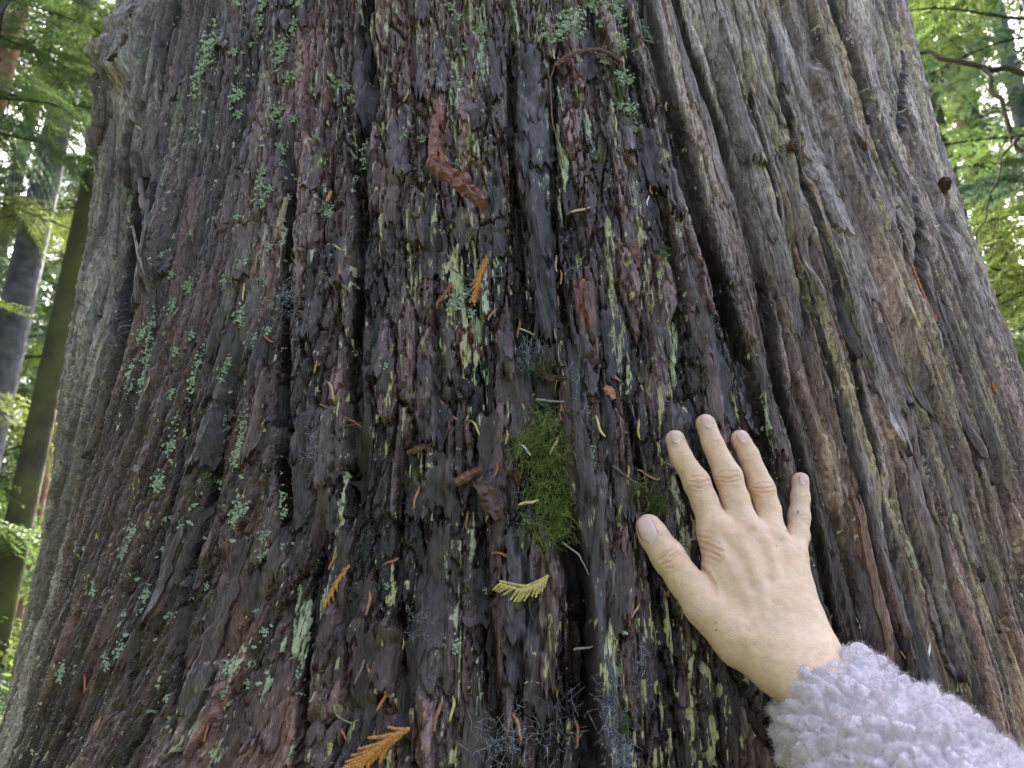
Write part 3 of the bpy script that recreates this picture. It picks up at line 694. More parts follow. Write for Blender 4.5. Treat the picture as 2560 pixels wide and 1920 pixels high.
# fingernails, moulded on the finger ends
bvh = BVHTree.FromPolygons([Vector(v) for v in W], [tuple(int(i) for i in q) for q in Qh])
def nail(cx, cy, dx, dy, w, l):
    L = math.hypot(dx, dy); dx, dy = dx/L, dy/L; sx, sy = -dy, dx
    nu, nv = 11, 13; Vn = []; cols = []
    zref = (bvh.ray_cast(Vector(CAM), Vector(cam_ray(cx, cy)).normalized())[0]-Vector(CAM)).length
    for j in range(nv):
        t = j/(nv-1)*2-1                                   # -1 cuticle, +1 free edge
        half = w/2*(1-0.10*t*t)*((1-max(0, -t-0.45)**2*2.0) if t < 0 else (1-max(0, t-0.55)**2*1.6))
        for i in range(nu):
            s = i/(nu-1)*2-1
            bow = (1-s*s)*0.12*l*(1 if t > 0 else -1)*abs(t)
            x = cx+dx*(t*l/2+bow)+sx*s*half; y = cy+dy*(t*l/2+bow)+sy*s*half
            d = Vector(cam_ray(x, y)).normalized()
            hitp = bvh.ray_cast(Vector(CAM), d)
            if hitp[0] is None or abs((hitp[0]-Vector(CAM)).length-zref) > 0.011:
                hitp = bvh.find_nearest(Vector(CAM)+d*(zref+0.004))
            p = hitp[0]; nrm = hitp[1]
            if nrm.dot(d) > 0: nrm = -nrm
            edge = max(abs(s), abs(t) if t < 0 else t*0.9)
            p = p+nrm*(0.00062*(1-max(0, edge-0.75)*3.2)+0.00025*(1-s*s))
            Vn.append(p-Vector(Oh))
            c = np.array([0.68, 0.46, 0.42]) if edge < 0.999 else np.array([0.50, 0.30, 0.24])
            if t < -0.45 and (abs(s)) < 0.75: c = np.array([0.72, 0.54, 0.49])
            if t > 0.86: c = np.array([0.74, 0.60, 0.52])
            cols.append(c)
    I = np.arange(nu*nv).reshape(nv, nu)
    Fq = np.stack([I[:-1, :-1], I[:-1, 1:], I[1:, 1:], I[1:, :-1]], -1).reshape(-1, 4)
    # skirt so that the plate has thickness
    rim = list(I[0])+list(I[1:, -1])+list(I[-1, -2::-1])+list(I[-2:0:-1, 0])
    Vn = np.array([list(v) for v in Vn]); n0 = len(Vn)
    Vn = np.concatenate([Vn, Vn[rim]-en*0.0012]); cols = np.concatenate([np.array(cols), np.array(cols)[rim]*0.8])
    m = len(rim); Fr = np.array([[rim[k], rim[(k+1) % m], n0+(k+1) % m, n0+k] for k in range(m)])
    return obj('fingernail', np_mesh('fingernail', Vn, np.concatenate([Fq, Fr]), M_NAIL, True, {'col': ('FLOAT_COLOR', cols)}), body)
nail(1690, 1094, -14, -32, 26, 29); nail(1769, 1056, -14, -34, 27, 30); nail(1857, 1094, -15, -32, 26, 29); nail(2007, 1200, -3, -30, 20, 25); nail(1619, 1326, -27, -64, 45, 58)

# fleece sleeve
sl = [(at_depth(2050, 1722, .515), .0325), (at_depth(2088, 1776, .490), .0375), (at_depth(2145, 1850, .455), .0390), (at_depth(2310, 2015, .385), .0470), (at_depth(2700, 2420, .30), .056)]
elbow = np.array([0.47, 0.02, 1.10]); sl.append((elbow, .066))
lo2 = np.min([p-r for p, r in sl], 0)-0.015; hi2 = np.max([p+r for p, r in sl], 0)+0.015
h2 = 0.0032
dm = np.ceil((hi2-lo2)/h2).astype(int)+1
G = np.stack(np.meshgrid(*[lo2[k]+np.arange(dm[k], dtype=np.float32)*h2 for k in range(3)], indexing='ij'), -1).reshape(-1, 3).astype(np.float32)
D = None
for (a, ra), (b, rb) in zip(sl[:-1], sl[1:]):
    e = dist_cone(G, a, b, ra, rb); D = e if D is None else smin(D, e, 0.012)
ax0 = (sl[1][0]-sl[0][0]); ax0 /= np.linalg.norm(ax0)
D = np.maximum(D, -((G-sl[0][0].astype(np.float32))@ax0.astype(np.float32)-0.018))      # open cuff end
Vs, Qs = surface_nets(D.reshape(dm), lo2, h2); del G, D
def subdivide(Vv, Q):
    E_ = np.sort(np.stack([Q, np.roll(Q, -1, 1)], -1).reshape(-1, 2), 1); ue, inv = np.unique(E_, axis=0, return_inverse=True); inv = inv.reshape(-1, 4)
    n0, n1 = len(Vv), len(ue); Vn_ = np.concatenate([Vv, Vv[ue].mean(1), Vv[Q].mean(1)]); e = inv+n0; c = n0+n1+np.arange(len(Q))
    return Vn_, np.concatenate([np.stack([Q[:, k], e[:, k], c, e[:, (k+3) % 4]], -1) for k in range(4)])
Vs, Qs = subdivide(Vs, Qs)
Ns = vnormals(Vs, Qs)
if np.mean(np.sum(Ns*(Vs-Vs.mean(0)), 1)) < 0: Qs = Qs[:, ::-1]; Ns = -Ns
for _ in range(6):
    acc = np.zeros_like(Vs); cntv = np.zeros(len(Vs))
    for k in range(4):
        a, b = Qs[:, k], Qs[:, (k+1) % 4]
        for x in range(3): acc[:, x] += np.bincount(a, Vs[b, x], len(Vs))
        cntv += np.bincount(a, minlength=len(Vs))
    Vs = Vs*0.4+0.6*acc/np.maximum(cntv, 1)[:, None]
Ns = vnormals(Vs, Qs)
def worley3(Pp, cell, seed):
    q = Pp/cell; f = np.floor(q).astype(np.int64); fr = q-f; b1 = np.full(len(Pp), 9.0); b2 = b1.copy(); rr = np.zeros(len(Pp))
    for i in (-1, 0, 1):
        for j in (-1, 0, 1):
            for k in (-1, 0, 1):
                cxx, cyy, czz = f[:, 0]+i, f[:, 1]+j, f[:, 2]+k; c2 = cyy*7919+czz*104729
                dd = (i+_h(cxx, c2, seed)-fr[:, 0])**2+(j+_h(cxx, c2, seed+1)-fr[:, 1])**2+(k+_h(cxx, c2, seed+2)-fr[:, 2])**2
                m = dd < b1; b2 = np.where(m, b1, np.minimum(b2, dd)); b1 = np.where(m, dd, b1); rr = np.where(m, _h(cxx, c2, seed+5), rr)
    return np.sqrt(b1), np.sqrt(b2), rr
w1, w2, wr_ = worley3(Vs+0.004*np.stack([vn(Vs[:, 0]*90, Vs[:, 1]*90+Vs[:, 2]*50, 3), vn(Vs[:, 1]*90, Vs[:, 2]*90+Vs[:, 0]*50, 4), vn(Vs[:, 2]*90, Vs[:, 0]*90+Vs[:, 1]*50, 6)], 1), 0.0105, 40)
wA, wB, wC = worley3(Vs, 0.0062, 60)
sax = (Vs-sl[0][0])@ax0
fold = 0.004*np.sin(sax*95+3*vn(Vs[:, 0]*30, Vs[:, 2]*30, 8))
dsl = 0.0070*np.sqrt(np.clip((w2-w1)*1.6, 0, 1))+0.0035*(0.6-w1)+0.0014*(0.6-wA)-0.004+fold*0.6+0.004*vn(Vs[:, 0]*45+9, Vs[:, 2]*45+Vs[:, 1]*30, 9)
Vs2 = Vs+Ns*dsl[:, None]
Ns2 = vnormals(Vs2, Qs)
M_FLEECE = simple_mat('lilac_fleece', (0.61, 0.525, 0.56), 0.95, 0.12, 300, 0.5, 0.1, 0, (0.73, 0.645, 0.67))
b = M_FLEECE.node_tree.nodes['Principled BSDF']; b.inputs['Sheen Weight'].default_value = 0.35; b.inputs['Sheen Roughness'].default_value = 0.5
sleeve = obj('sleeve', np_mesh('sleeve', Vs2-Oh, Qs, M_FLEECE, True), person)
# pile: short curly fibres standing on the fleece
qx, qy = to_px(Vs2)
seen = (qx > 1880) & (qx < 2700) & (qy > 1580) & (qy < 2060) & (np.sum(Ns2*(CAM-Vs2), 1) > -0.12*np.linalg.norm(CAM-Vs2, axis=1))
cand = np.nonzero(seen)[0]
NF = 80000
pw = np.clip((w2-w1)[cand], 0.02, 0.5); pick = RS.choice(cand, NF, p=pw/pw.sum()); base = Vs2[pick]+RS.normal(0, .0011, (NF, 3)); nn = Ns2[pick]
grow = nn+RS.normal(0, .38, (NF, 3)); grow -= 0.25*ax0; grow /= np.linalg.norm(grow, axis=1)[:, None]
ln = RS.uniform(.0003, .0009, NF)[:, None]; sd = np.cross(grow, RS.normal(0, 1, (NF, 3))); sd /= np.linalg.norm(sd, axis=1)[:, None]; sd *= RS.uniform(.00006, .00012, NF)[:, None]
curl = RS.normal(0, .4, (NF, 3))
b0 = base-nn*0.001; b1_ = base+grow*ln*0.55; b2_ = base+(grow+curl)*ln
Vp = np.stack([b0-sd, b0+sd, b1_-sd*.9, b1_+sd*.9, b2_], 1).reshape(-1, 3); k5 = np.arange(NF)[:, None]*5
pile = obj('fleece_pile', np_mesh('fleece_pile', Vp-Oh, [k5+np.array([[0, 1, 3, 2]]), k5+np.array([[2, 3, 4]])], M_FLEECE, True), sleeve); pile['kind'] = 'stuff'

# ---------------------------------------------------------------- small things lying on the bark
def tube(path, rad, ns=6, cap=True):
    path = np.asarray(path, float); n = len(path); rad = np.broadcast_to(rad, (n,)); Vt = []; 
    t = np.gradient(path, axis=0); t /= np.linalg.norm(t, axis=1)[:, None]
    up = np.array([0.3, 0.2, 1.0]); 
    for i in range(n):
        a = np.cross(t[i], up); 
        if np.linalg.norm(a) < 1e-3: a = np.cross(t[i], [1, 0, 0])
        a /= np.linalg.norm(a); b = np.cross(t[i], a)
        for k in range(ns):
            c = 2*math.pi*k/ns; Vt.append(path[i]+rad[i]*(math.cos(c)*a+math.sin(c)*b))
    Fq = [[i*ns+k, i*ns+(k+1) % ns, (i+1)*ns+(k+1) % ns, (i+1)*ns+k] for i in range(n-1) for k in range(ns)]
    return np.array(Vt), np.array(Fq)
def join(parts):
    Vs_, Fs_, o = [], [], 0
    for v, f in parts: Vs_.append(v); Fs_.append(np.asarray(f)+o); o += len(v)
    return np.concatenate(Vs_), np.concatenate(Fs_)
LAND = [(1360, 1190, 'the green moss clump'), (1690, 1060, 'the index fingertip'), (1590, 1300, 'the thumb'), (1140, 430, 'the bent red bark piece'), (1205, 690, 'the golden cedar sprig'), (1310, 1460, 'the yellow comb shaped sprig'),
        (950, 1880, 'the large orange cedar sprig'), (840, 1460, 'the small orange cedar sprig'), (1222, 1240, 'the crumpled dead leaf'), (1525, 980, 'the folded tan leaf scrap'), (860, 1040, 'the hooked orange twig'), (1470, 130, 'the arching brown twig'),
        (2200, 1720, 'the lilac sleeve'), (2350, 850, 'the deep side furrow'), (300, 250, 'the knobbly burl'), (1540, 1800, 'the cobwebbed ridge'), (735, 730, 'the dusty cobweb'), (705, 550, 'the pale upright wood chip'), (1968, 376, 'the tiny brown cone'), (2005, 1250, 'the little finger'),
        (528, 1185, 'the tiny moss tuft on shredded bark'), (1330, 870, 'the cobweb over the hollow'), (270, 1250, 'the grey dead wood edge'), (540, 1060, 'the overhanging black ledge'), (1850, 1010, 'the ring fingertip'), (1450, 1620, 'the dark crack')]
def where(px, py):
    x, y, nm = min(LAND, key=lambda q: (q[0]-px)**2+(q[1]-py)**2)
    dx, dy = px-x, py-y
    return ('above ' if dy < -abs(dx)*0.7 else 'below ' if dy > abs(dx)*0.7 else 'beside ')+nm
# needles: flat, slightly bent spindles; one mesh per colour and bend
ncol = {'orange': (0.44, 0.185, 0.085), 'red': (0.33, 0.115, 0.07), 'tan': (0.50, 0.32, 0.16), 'yellow': (0.50, 0.41, 0.18), 'white': (0.70, 0.66, 0.58), 'green': (0.22, 0.34, 0.14)}
nmesh = {}
for c, rgb in ncol.items():
    mt = simple_mat('needle_'+c, rgb, 0.5, 0.25, 500, 0.15, 0.5, 0, None, 0.15)
    for bend in range(3):
        t = np.linspace(-1, 1, 9); x = (bend-1)*0.0009*(t*t-0.4)+0.0003*np.sin(t*4); y = t*0.0062
        w = 0.00084*np.sqrt(np.clip(1-np.abs(t)**3.5, 0.03, 1)); Vt = []
        for i in range(9):
            for a in range(6):
                an = a*math.pi/3; Vt.append((x[i]+w[i]*math.cos(an), y[i], 0.00055*math.sin(an)*w[i]/0.00095+0.0005+0.0006*t[i]*t[i]))
        Fq = [[i*6+a, i*6+(a+1) % 6, (i+1)*6+(a+1) % 6, (i+1)*6+a] for i in range(8) for a in range(6)]
        nmesh[c, bend] = np_mesh('needle', np.array(Vt), np.array(Fq), mt, True)
nlab = {'orange': 'orange brown conifer needle', 'red': 'rusty red conifer needle', 'tan': 'dry tan conifer needle',
        'yellow': 'yellow conifer needle', 'white': 'bleached white needle', 'green': 'single green needle'}
def needle(px, py, ang, c, s=1.0):
    p, r, u, n, d = px_frame(px, py, ang, 0.0012+(0.011 if 1290 < px < 1420 and 1080 < py < 1300 else 0.0))
    o = obj('conifer_needle', nmesh[c, rp.randrange(3)]); tilt = rp.uniform(-.12, .12)
    u2 = u*math.cos(tilt)+n*math.sin(tilt); n2 = np.cross(r, u2)
    o.matrix_world = matrix(p, r, u2, n2, s*0.92*(d/0.55)); tag(o, nlab[c]+' '+where(px, py), 'needle', c+' needles on the bark')
for a in [(1018, 243, 20, 'tan'), (850, 623, -60, 'tan', 1.1), (850, 680, 0, 'orange', 1.1), (763, 783, 92, 'red', 1.15), (675, 850, -55, 'red'), (792, 912, 4, 'tan', 1.2), (833, 980, -20, 'tan', 1.5), (667, 1049, 25, 'tan'),
          (1230, 788, 35, 'orange'), (1122, 1030, -40, 'red', 1.8), (1105, 852, 4, 'green', 1.2), (1043, 1242, 15, 'orange', 1.3), (1190, 1070, -30, 'yellow', 1.2), (1267, 1095, 5, 'tan'), (1390, 663, 0, 'tan', 1.2), (1402, 696, 0, 'orange'),
          (1373, 781, -25, 'yellow', 1.1), (1394, 752, -15, 'orange', .8), (1297, 825, 8, 'orange', 1.3), (1533, 941, -50, 'orange', 1.1), (1482, 960, -30, 'tan', 1), (1467, 987, -85, 'red', .8), (1421, 993, 0, 'red', 1.3), (1498, 1068, -20, 'yellow', 1.5),
          (1596, 1076, -5, 'tan', 1.4), (1311, 1037, -10, 'tan', 1.6), (1363, 1045, 6, 'orange', 1.2), (1369, 1010, 90, 'red', 1.2), (1403, 1030, 2, 'red', 1.4), (1384, 1126, 20, 'tan', 1.3), (1315, 1134, -35, 'white', 1), (1322, 1265, 65, 'tan', 1.4),
          (1569, 1188, 2, 'tan', 1.2), (1631, 1196, -70, 'orange', .9), (1606, 1182, -60, 'orange', .8), (1345, 985, 70, 'tan', 1), (1384, 139, -8, 'tan', .9), (1328, 417, 0, 'red', 1), (1452, 528, 72, 'tan', 1.4), (1539, 320, -4, 'tan', 1),
          (1664, 266, 10, 'tan', 1.2), (1625, 475, -5, 'orange', .9), (1618, 505, 12, 'white', .8), (218, 1708, -5, 'red', 1.3), (251, 1812, 20, 'orange', 1.2), (521, 1828, 5, 'red', 1.3), (924, 1508, 8, 'orange', 1.5), (980, 1405, 65, 'red', 1.2),
          (804, 1646, -10, 'white', 1), (931, 1700, -18, 'orange', 1.7), (960, 1747, 22, 'orange', 1.6), (1095, 1790, 15, 'orange', 1.8), (1132, 1772, 8, 'yellow', 1.5), (1064, 1770, 0, 'orange', 1.1), (1257, 1388, -75, 'red', 1.4), (864, 1839, -35, 'orange', 1.2),
          (1168, 1303, 4, 'red', 1.2), (1275, 1558, -8, 'tan', 1.3), (838, 1400, 28, 'orange', 1.4), (1309, 1349, 12, 'yellow', 1.2), (1430, 1351, 50, 'red', 1.1), (1477, 1413, 10, 'red', 1.4), (1536, 1504, -8, 'orange', 1.1), (1577, 1490, -5, 'tan', 1.3),
          (1588, 1527, 30, 'tan', 1), (1295, 1816, -18, 'orange', 1.7), (1442, 1832, -5, 'orange', 1.7), (1587, 1828, 2, 'tan', 1.6), (1330, 1706, 92, 'tan', 1), (2435, 1409, -60, 'orange', .9), (2387, 1430, -12, 'tan', .9), (2317, 1639, 2, 'white', 1.5),
          (2256, 1640, -35, 'orange', .9), (2074, 1542, 20, 'orange', .5), (2377, 1758, -10, 'orange', .7), (2337, 567, 75, 'tan', .8), (2142, 617, -8, 'tan', 1.2), (2263, 380, 95, 'tan', .6), (613, 733, 2, 'yellow', 1.2), (374, 960, 12, 'tan', 1),
          (528, 1138, 4, 'red', 1.1), (613, 1234, 18, 'orange', .8), (210, 925, 4, 'tan', .8), (1240, 1180, 12, 'red', 1.2), (1715, 1365, 85, 'orange', .7), (1660, 1480, -40, 'orange', .8), (1560, 1330, 15, 'red', .8), (700, 1500, 20, 'tan', .8), (1010, 1610, 5, 'tan', .7)]:
    needle(*a)

# fallen cedar sprays: stem and scaly branchlets
def frond(px_path, colr, blen, label, spacing=9, one_side=0, angle=38, wid=1.5, lift=4.5):
    mt = simple_mat('cedar_spray', colr, 0.55, 0.3, 700, 0.25, 0.4, 0.15)
    pts = []
    for x, y in px_path: pts.append(pt_off(x, y, lift))
    pts = np.array(pts); root = tag(empty('cedar_sprig', pts[0]), label, 'sprig'); n = px_frame(*px_path[len(px_path)//2])[3]
    dense = np.array([np.interp(np.linspace(0, len(pts)-1, 24), range(len(pts)), pts[:, k]) for k in range(3)]).T
    v, f = tube(dense, np.linspace(.0009, .0005, 24), 5); obj('stem', np_mesh('stem', v-pts[0], f, mt), root)
    def scaly(a, b, w):
        L = np.linalg.norm(b-a); m = max(3, int(L/0.0016)); d = (b-a)/L; s = np.cross(n, d); parts = []
        bend = rp.uniform(-.12, .12)
        for i in range(m):
            t = i/m; c = a+(b-a)*t+s*bend*L*t*t+n*(0.0006*math.sin(i*1.7)-0.0012*t); e = w*(1-0.45*t)*0.001
            q = [c-d*.0012, c+s*e+d*.0004+n*.0003, c+d*.0021+n*.0005, c-s*e+d*.0004+n*.0003, c+n*.0009]
            parts.append((np.array(q), np.array([[0, 1, 4], [1, 2, 4], [2, 3, 4], [3, 0, 4]])))
        return join(parts)
    T = np.gradient(dense, axis=0); T /= np.linalg.norm(T, axis=1)[:, None]
    k = 0
    L = np.linalg.norm(np.diff(dense, axis=0), axis=1).sum(); m = max(5, int(L/(spacing*0.00028)))
    for i in range(m):
        t = (i+0.6)/m*23; j = int(t); q = dense[j]+(dense[min(j+1, 23)]-dense[j])*(t-j); d = T[j]
        side = one_side if one_side else (1 if i % 2 else -1)
        s = np.cross(n, d)*side; a = math.radians(angle+rp.uniform(-6, 6)); bl = blen*(0.45+0.55*math.sin(math.pi*min(1, 0.18+0.82*i/m)))*rp.uniform(.85, 1.1)
        e = q+(d*math.cos(a)+s*math.sin(a))*bl-n*0.0006
        v, f = scaly(q, e, wid); obj('branchlet', np_mesh('branchlet', v-pts[0], f, mt, False), root)
    v, f = scaly(dense[0], dense[12], wid); v2, f2 = scaly(dense[11], dense[23], wid); v, f = join([(v, f), (v2, f2)]); obj('branchlet', np_mesh('branchlet', v-pts[0], f, mt, False), root)
frond([(1228, 625), (1212, 660), (1195, 700), (1182, 752)], (0.50, 0.25, 0.055), .010, 'golden brown cedar sprig hanging on the bark above a mint lichen tuft', 8, 0, 24, 1.5)
frond([(872, 1415), (850, 1445), (830, 1480), (812, 1512)], (0.55, 0.26, 0.07), .008, 'small orange cedar sprig beside two rusty needles', 9, 0, 26, 1.4)
frond([(1022, 1822), (985, 1842), (945, 1870), (905, 1905), (870, 1940)], (0.55, 0.25, 0.06), .020, 'large orange cedar sprig at the foot of the bark', 8, 0, 22, 1.8, 7)
frond([(1370, 1440), (1340, 1462), (1300, 1474), (1248, 1458)], (0.56, 0.45, 0.15), .011, 'yellow comb shaped cedar sprig below the moss clump', 9, 1, 42, 1.4, 13)
frond([(1130, 710), (1115, 730), (1092, 760)], (0.34, 0.14, 0.09), .006, 'small reddish brown cedar sprig left of the golden one', 8, 0, 24, 1.3)
frond([(2275, 650), (2300, 715), (2325, 770), (2342, 800)], (0.45, 0.18, 0.05), .004, 'thin rusty cedar sprig inside the deep furrow', 6, 0, 30, 1.2)
frond([(1460, 700), (1462, 740), (1468, 775)], (0.50, 0.24, 0.05), .003, 'tiny orange cedar twig tip lying on reddish bark', 6, 0, 25, 1.1)
frond([(1385, 165), (1412, 142), (1450, 128), (1490, 122), (1525, 132), (1556, 155)], (0.14, 0.065, 0.04), .004, 'brown arching cedar twig bent over below green lichen', 5, 0, 22, 1.5)
frond([(2482, 960), (2488, 975), (2496, 988)], (0.60, 0.26, 0.04), .003, 'short bright orange cedar scrap near the edge of the trunk', 5, 0, 22, 1.2)

def twig(path, r, rgb, label, lift=3.0, name='twig'):
    pts = np.array([pt_off(x, y, lift) for x, y in path]); 
    d = np.array([np.interp(np.linspace(0, len(pts)-1, 16), range(len(pts)), pts[:, k]) for k in range(3)]).T
    d += RS.normal(0, r*0.25, d.shape)
    v, f = tube(d, np.linspace(r, r*0.6, 16), 6); o = obj(name, np_mesh(name, v-pts[0], f, simple_mat('twig_bark', rgb, 0.7, 0.35, 300, 0.4))); o.location = pts[0]
    tag(o, label, 'twig'); return o
twig([(1385, 168), (1374, 205), (1380, 300), (1396, 370), (1408, 420)], .0008, (.16, .085, .055), 'long thin brown stalk hanging down from the arching twig', 2)
twig([(1225, 672), (1260, 690), (1170, 700), (1130, 672)][1:], .0009, (.10, .075, .055), 'short grey twig crossing behind the golden cedar sprig')
twig([(800, 1010), (840, 1030), (885, 1055), (915, 1075)], .0007, (.26, .12, .06), 'thin orange brown twig with a hooked end over the broad plate')
twig([(815, 1062), (850, 1068), (905, 1056)], .0006, (.16, .07, .04), 'thin dark red twig lying across the hooked twig')
twig([(1300, 822), (1325, 832), (1345, 842)], .0009, (.36, .33, .20), 'pale green stick lying in the cobweb above the moss')
twig([(1340, 998), (1380, 1004), (1415, 1004)], .0010, (.28, .24, .20), 'grey twig lying across the top of the moss')
twig([(1530, 1165), (1570, 1195), (1620, 1224)], .0010, (.12, .09, .07), 'dark twig beside the green moss sprig')
twig([(1435, 1622), (1465, 1620), (1495, 1614)], .0009, (.30, .24, .19), 'grey brown twig bridging the dark crack', 4)
twig([(816, 1760), (850, 1795), (878, 1808), (895, 1800)], .0007, (.28, .23, .13), 'thin forked straw coloured twig on the lower bark')
twig([(912, 1650), (895, 1690), (884, 1710)], .0007, (.24, .19, .14), 'thin pale stem slanting over dark bark', 5)
twig([(1990, 703), (2040, 699), (2095, 702)], .0006, (.16, .09, .06), 'hair thin twig lying level on the ridged bark')
twig([(2020, 785), (2055, 740), (2092, 702)], .0006, (.10, .07, .05), 'hair thin twig slanting up to meet the level one')
twig([(2265, 1105), (2290, 1092), (2312, 1085)], .0006, (.12, .08, .06), 'fine twig curling beside the deep furrow')
twig([(2318, 903), (2345, 905), (2370, 912)], .0008, (.36, .30, .24), 'pale splinter lying across the deep furrow', 1)
twig([(2220, 528), (2245, 518), (2272, 512)], .0018, (.05, .035, .03), 'black stub of twig wedged in the grey ridges', 2)
twig([(1430, 700), (1440, 665), (1460, 640)], .0008, (.12, .08, .05), 'dark bent twig rising from the reddish bark', 5)
twig([(1250, 1415), (1262, 1412), (1282, 1402)], .0007, (.24, .2, .17), 'tiny grey stick on the dark central strip', 2)
twig([(1405, 1355), (1445, 1385), (1470, 1430), (1487, 1500), (1492, 1530)], .0006, (.42, .40, .33), 'pale thread like stalk curving down the ridge beside the crack', 5)

# bent chunk of red bark and other flat scraps
def sliver(path, wpx, rgb, thick, label, name='bark_chip', lift=2.0, cat='bark chip', tiltup=0.0):
    pts = np.array([pt_off(x, y, lift+tiltup*k) for k, (x, y) in enumerate(path)]); n = px_frame(*path[len(path)//2])[3]
    m = 18; d = np.array([np.interp(np.linspace(0, len(pts)-1, m), range(len(pts)), pts[:, k]) for k in range(3)]).T
    t = np.gradient(d, axis=0); t /= np.linalg.norm(t, axis=1)[:, None]; s = np.cross(n[None], t); s /= np.linalg.norm(s, axis=1)[:, None]
    w = np.interp(np.linspace(0, 1, m), np.linspace(0, 1, len(wpx)), wpx)/3580/2
    Vt = []; sd0 = rp.uniform(0, 500)
    for i in range(m):
        for k, (a, b_) in enumerate([(-1, 0), (-.85, .7), (-.3, 1), (.25, .75), (.8, .9), (1, 0), (.5, -.5), (-.5, -.5)]):
            q1, q2 = [float(fbm(np.array([i*0.7+sd0]), np.array([k*0.9+z_]), 17, 3)[0]) for z_ in (0, 40)]
            Vt.append(d[i]+s[i]*w[i]*a*(1+0.45*q1)+n*thick*b_*(1+0.9*q2)+s[i]*w[i]*0.1*q2)
    Fq = [[i*8+k, i*8+(k+1) % 8, (i+1)*8+(k+1) % 8, (i+1)*8+k] for i in range(m-1) for k in range(8)]
    Vt = np.array(Vt); o = obj(name, np_mesh(name, Vt-pts[0], [np.array(Fq), np.array([list(range(7, -1, -1)), list(range((m-1)*8, m*8))])], simple_mat(name, rgb, 0.65, 0.4, 260, 0.6), False)); o.location = pts[0]
    return tag(o, label, cat)
ch = tag(empty('bark_fragment', pt_off(1080, 418, 3)), 'bent red brown piece of bark jutting out and shading the bark below', 'bark piece')
for path, wpx, rgb, tk, lf, up_, nm in [([(1090, 290), (1086, 340), (1082, 420)], [22, 30, 34], (.20, .088, .068), .003, 4, 3, 'upright_strip'), ([(1080, 414), (1120, 440), (1165, 475), (1214, 518)], [36, 48, 42, 18], (.20, .085, .07), .009, 20, 5, 'jutting_splinter'),
                                        ([(1100, 372), (1108, 400), (1112, 432)], [10, 18, 16], (.28, .13, .085), .003, 9, 3, 'torn_core')]:
    o = sliver(path, wpx, rgb, tk, None, nm, lf, None, up_)
    l0 = o.location.copy(); o.parent = ch; o.location = l0-ch.location
sliver([(718, 495), (705, 545), (690, 600)], [18, 22, 14], (.30, .22, .165), .002, 'pale tan wood chip standing upright on the left bark')
sliver([(828, 478), (822, 492), (815, 510)], [8, 14, 6], (.42, .22, .09), .001, 'small orange tan seed scale beside the furrow')
sliver([(1512, 968), (1525, 978), (1535, 998)], [14, 26, 12], (.34, .17, .095), .0012, 'folded tan leaf scrap on the dark bark', 'leaf_scrap', 3, 'leaf')
sliver([(1140, 1208), (1170, 1190), (1205, 1172)], [20, 26, 14], (.15, .08, .06), .003, 'ragged brown bark scrap above the crumpled leaf', 'bark_chip', 6)
sliver([(1195, 1200), (1222, 1240), (1245, 1300)], [30, 50, 22], (.10, .055, .05), .004, 'crumpled dark brown dead leaf left of the moss', 'dead_leaf', 8, 'leaf')
sliver([(1020, 1135), (1050, 1120), (1088, 1105)], [12, 18, 10], (.11, .07, .05), .0025, 'mossy brown bark scrap on the pale lichen streaks')
sliver([(1285, 1170), (1292, 1190), (1296, 1215)], [12, 20, 10], (.10, .05, .04), .003, 'dark curled bark scrap at the edge of the moss')
sliver([(1350, 930), (1375, 945), (1420, 948)], [16, 22, 8], (.09, .045, .035), .003, 'curved dark bark scrap capping the moss')
sliver([(1450, 438), (1466, 435), (1482, 432)], [8, 12, 8], (.08, .075, .085), .0012, 'small slate grey bark chip lying crosswise')
sliver([(1590, 600), (1588, 630), (1592, 670)], [14, 24, 20], (.16, .06, .045), .0015, 'rust red bark flake with a pale patch beneath')
sliver([(2152, 775), (2156, 805), (2160, 848)], [16, 24, 22], (.13, .032, .016), .0015, 'glossy dark red flake set in the ridged bark')
sliver([(1980, 610), (1995, 660), (2003, 700)], [10, 18, 16], (.20, .095, .075), .002, 'peeling pinkish red bark strip on the ridges')
sliver([(1525, 1350), (1530, 1370), (1520, 1380)], [10, 18, 8], (.13, .06, .045), .002, 'small crumpled brown flake left of the thumb')
sliver([(1425, 965), (1440, 1010), (1478, 1080)], [12, 18, 8], (.055, .05, .062), .003, 'blackened bark sliver peeling off beside the moss', 'bark_chip', 3)
sliver([(415, 870), (422, 910), (430, 930)], [4, 7, 4], (.06, .05, .05), .002, 'thin black splinter on the shredded left bark')
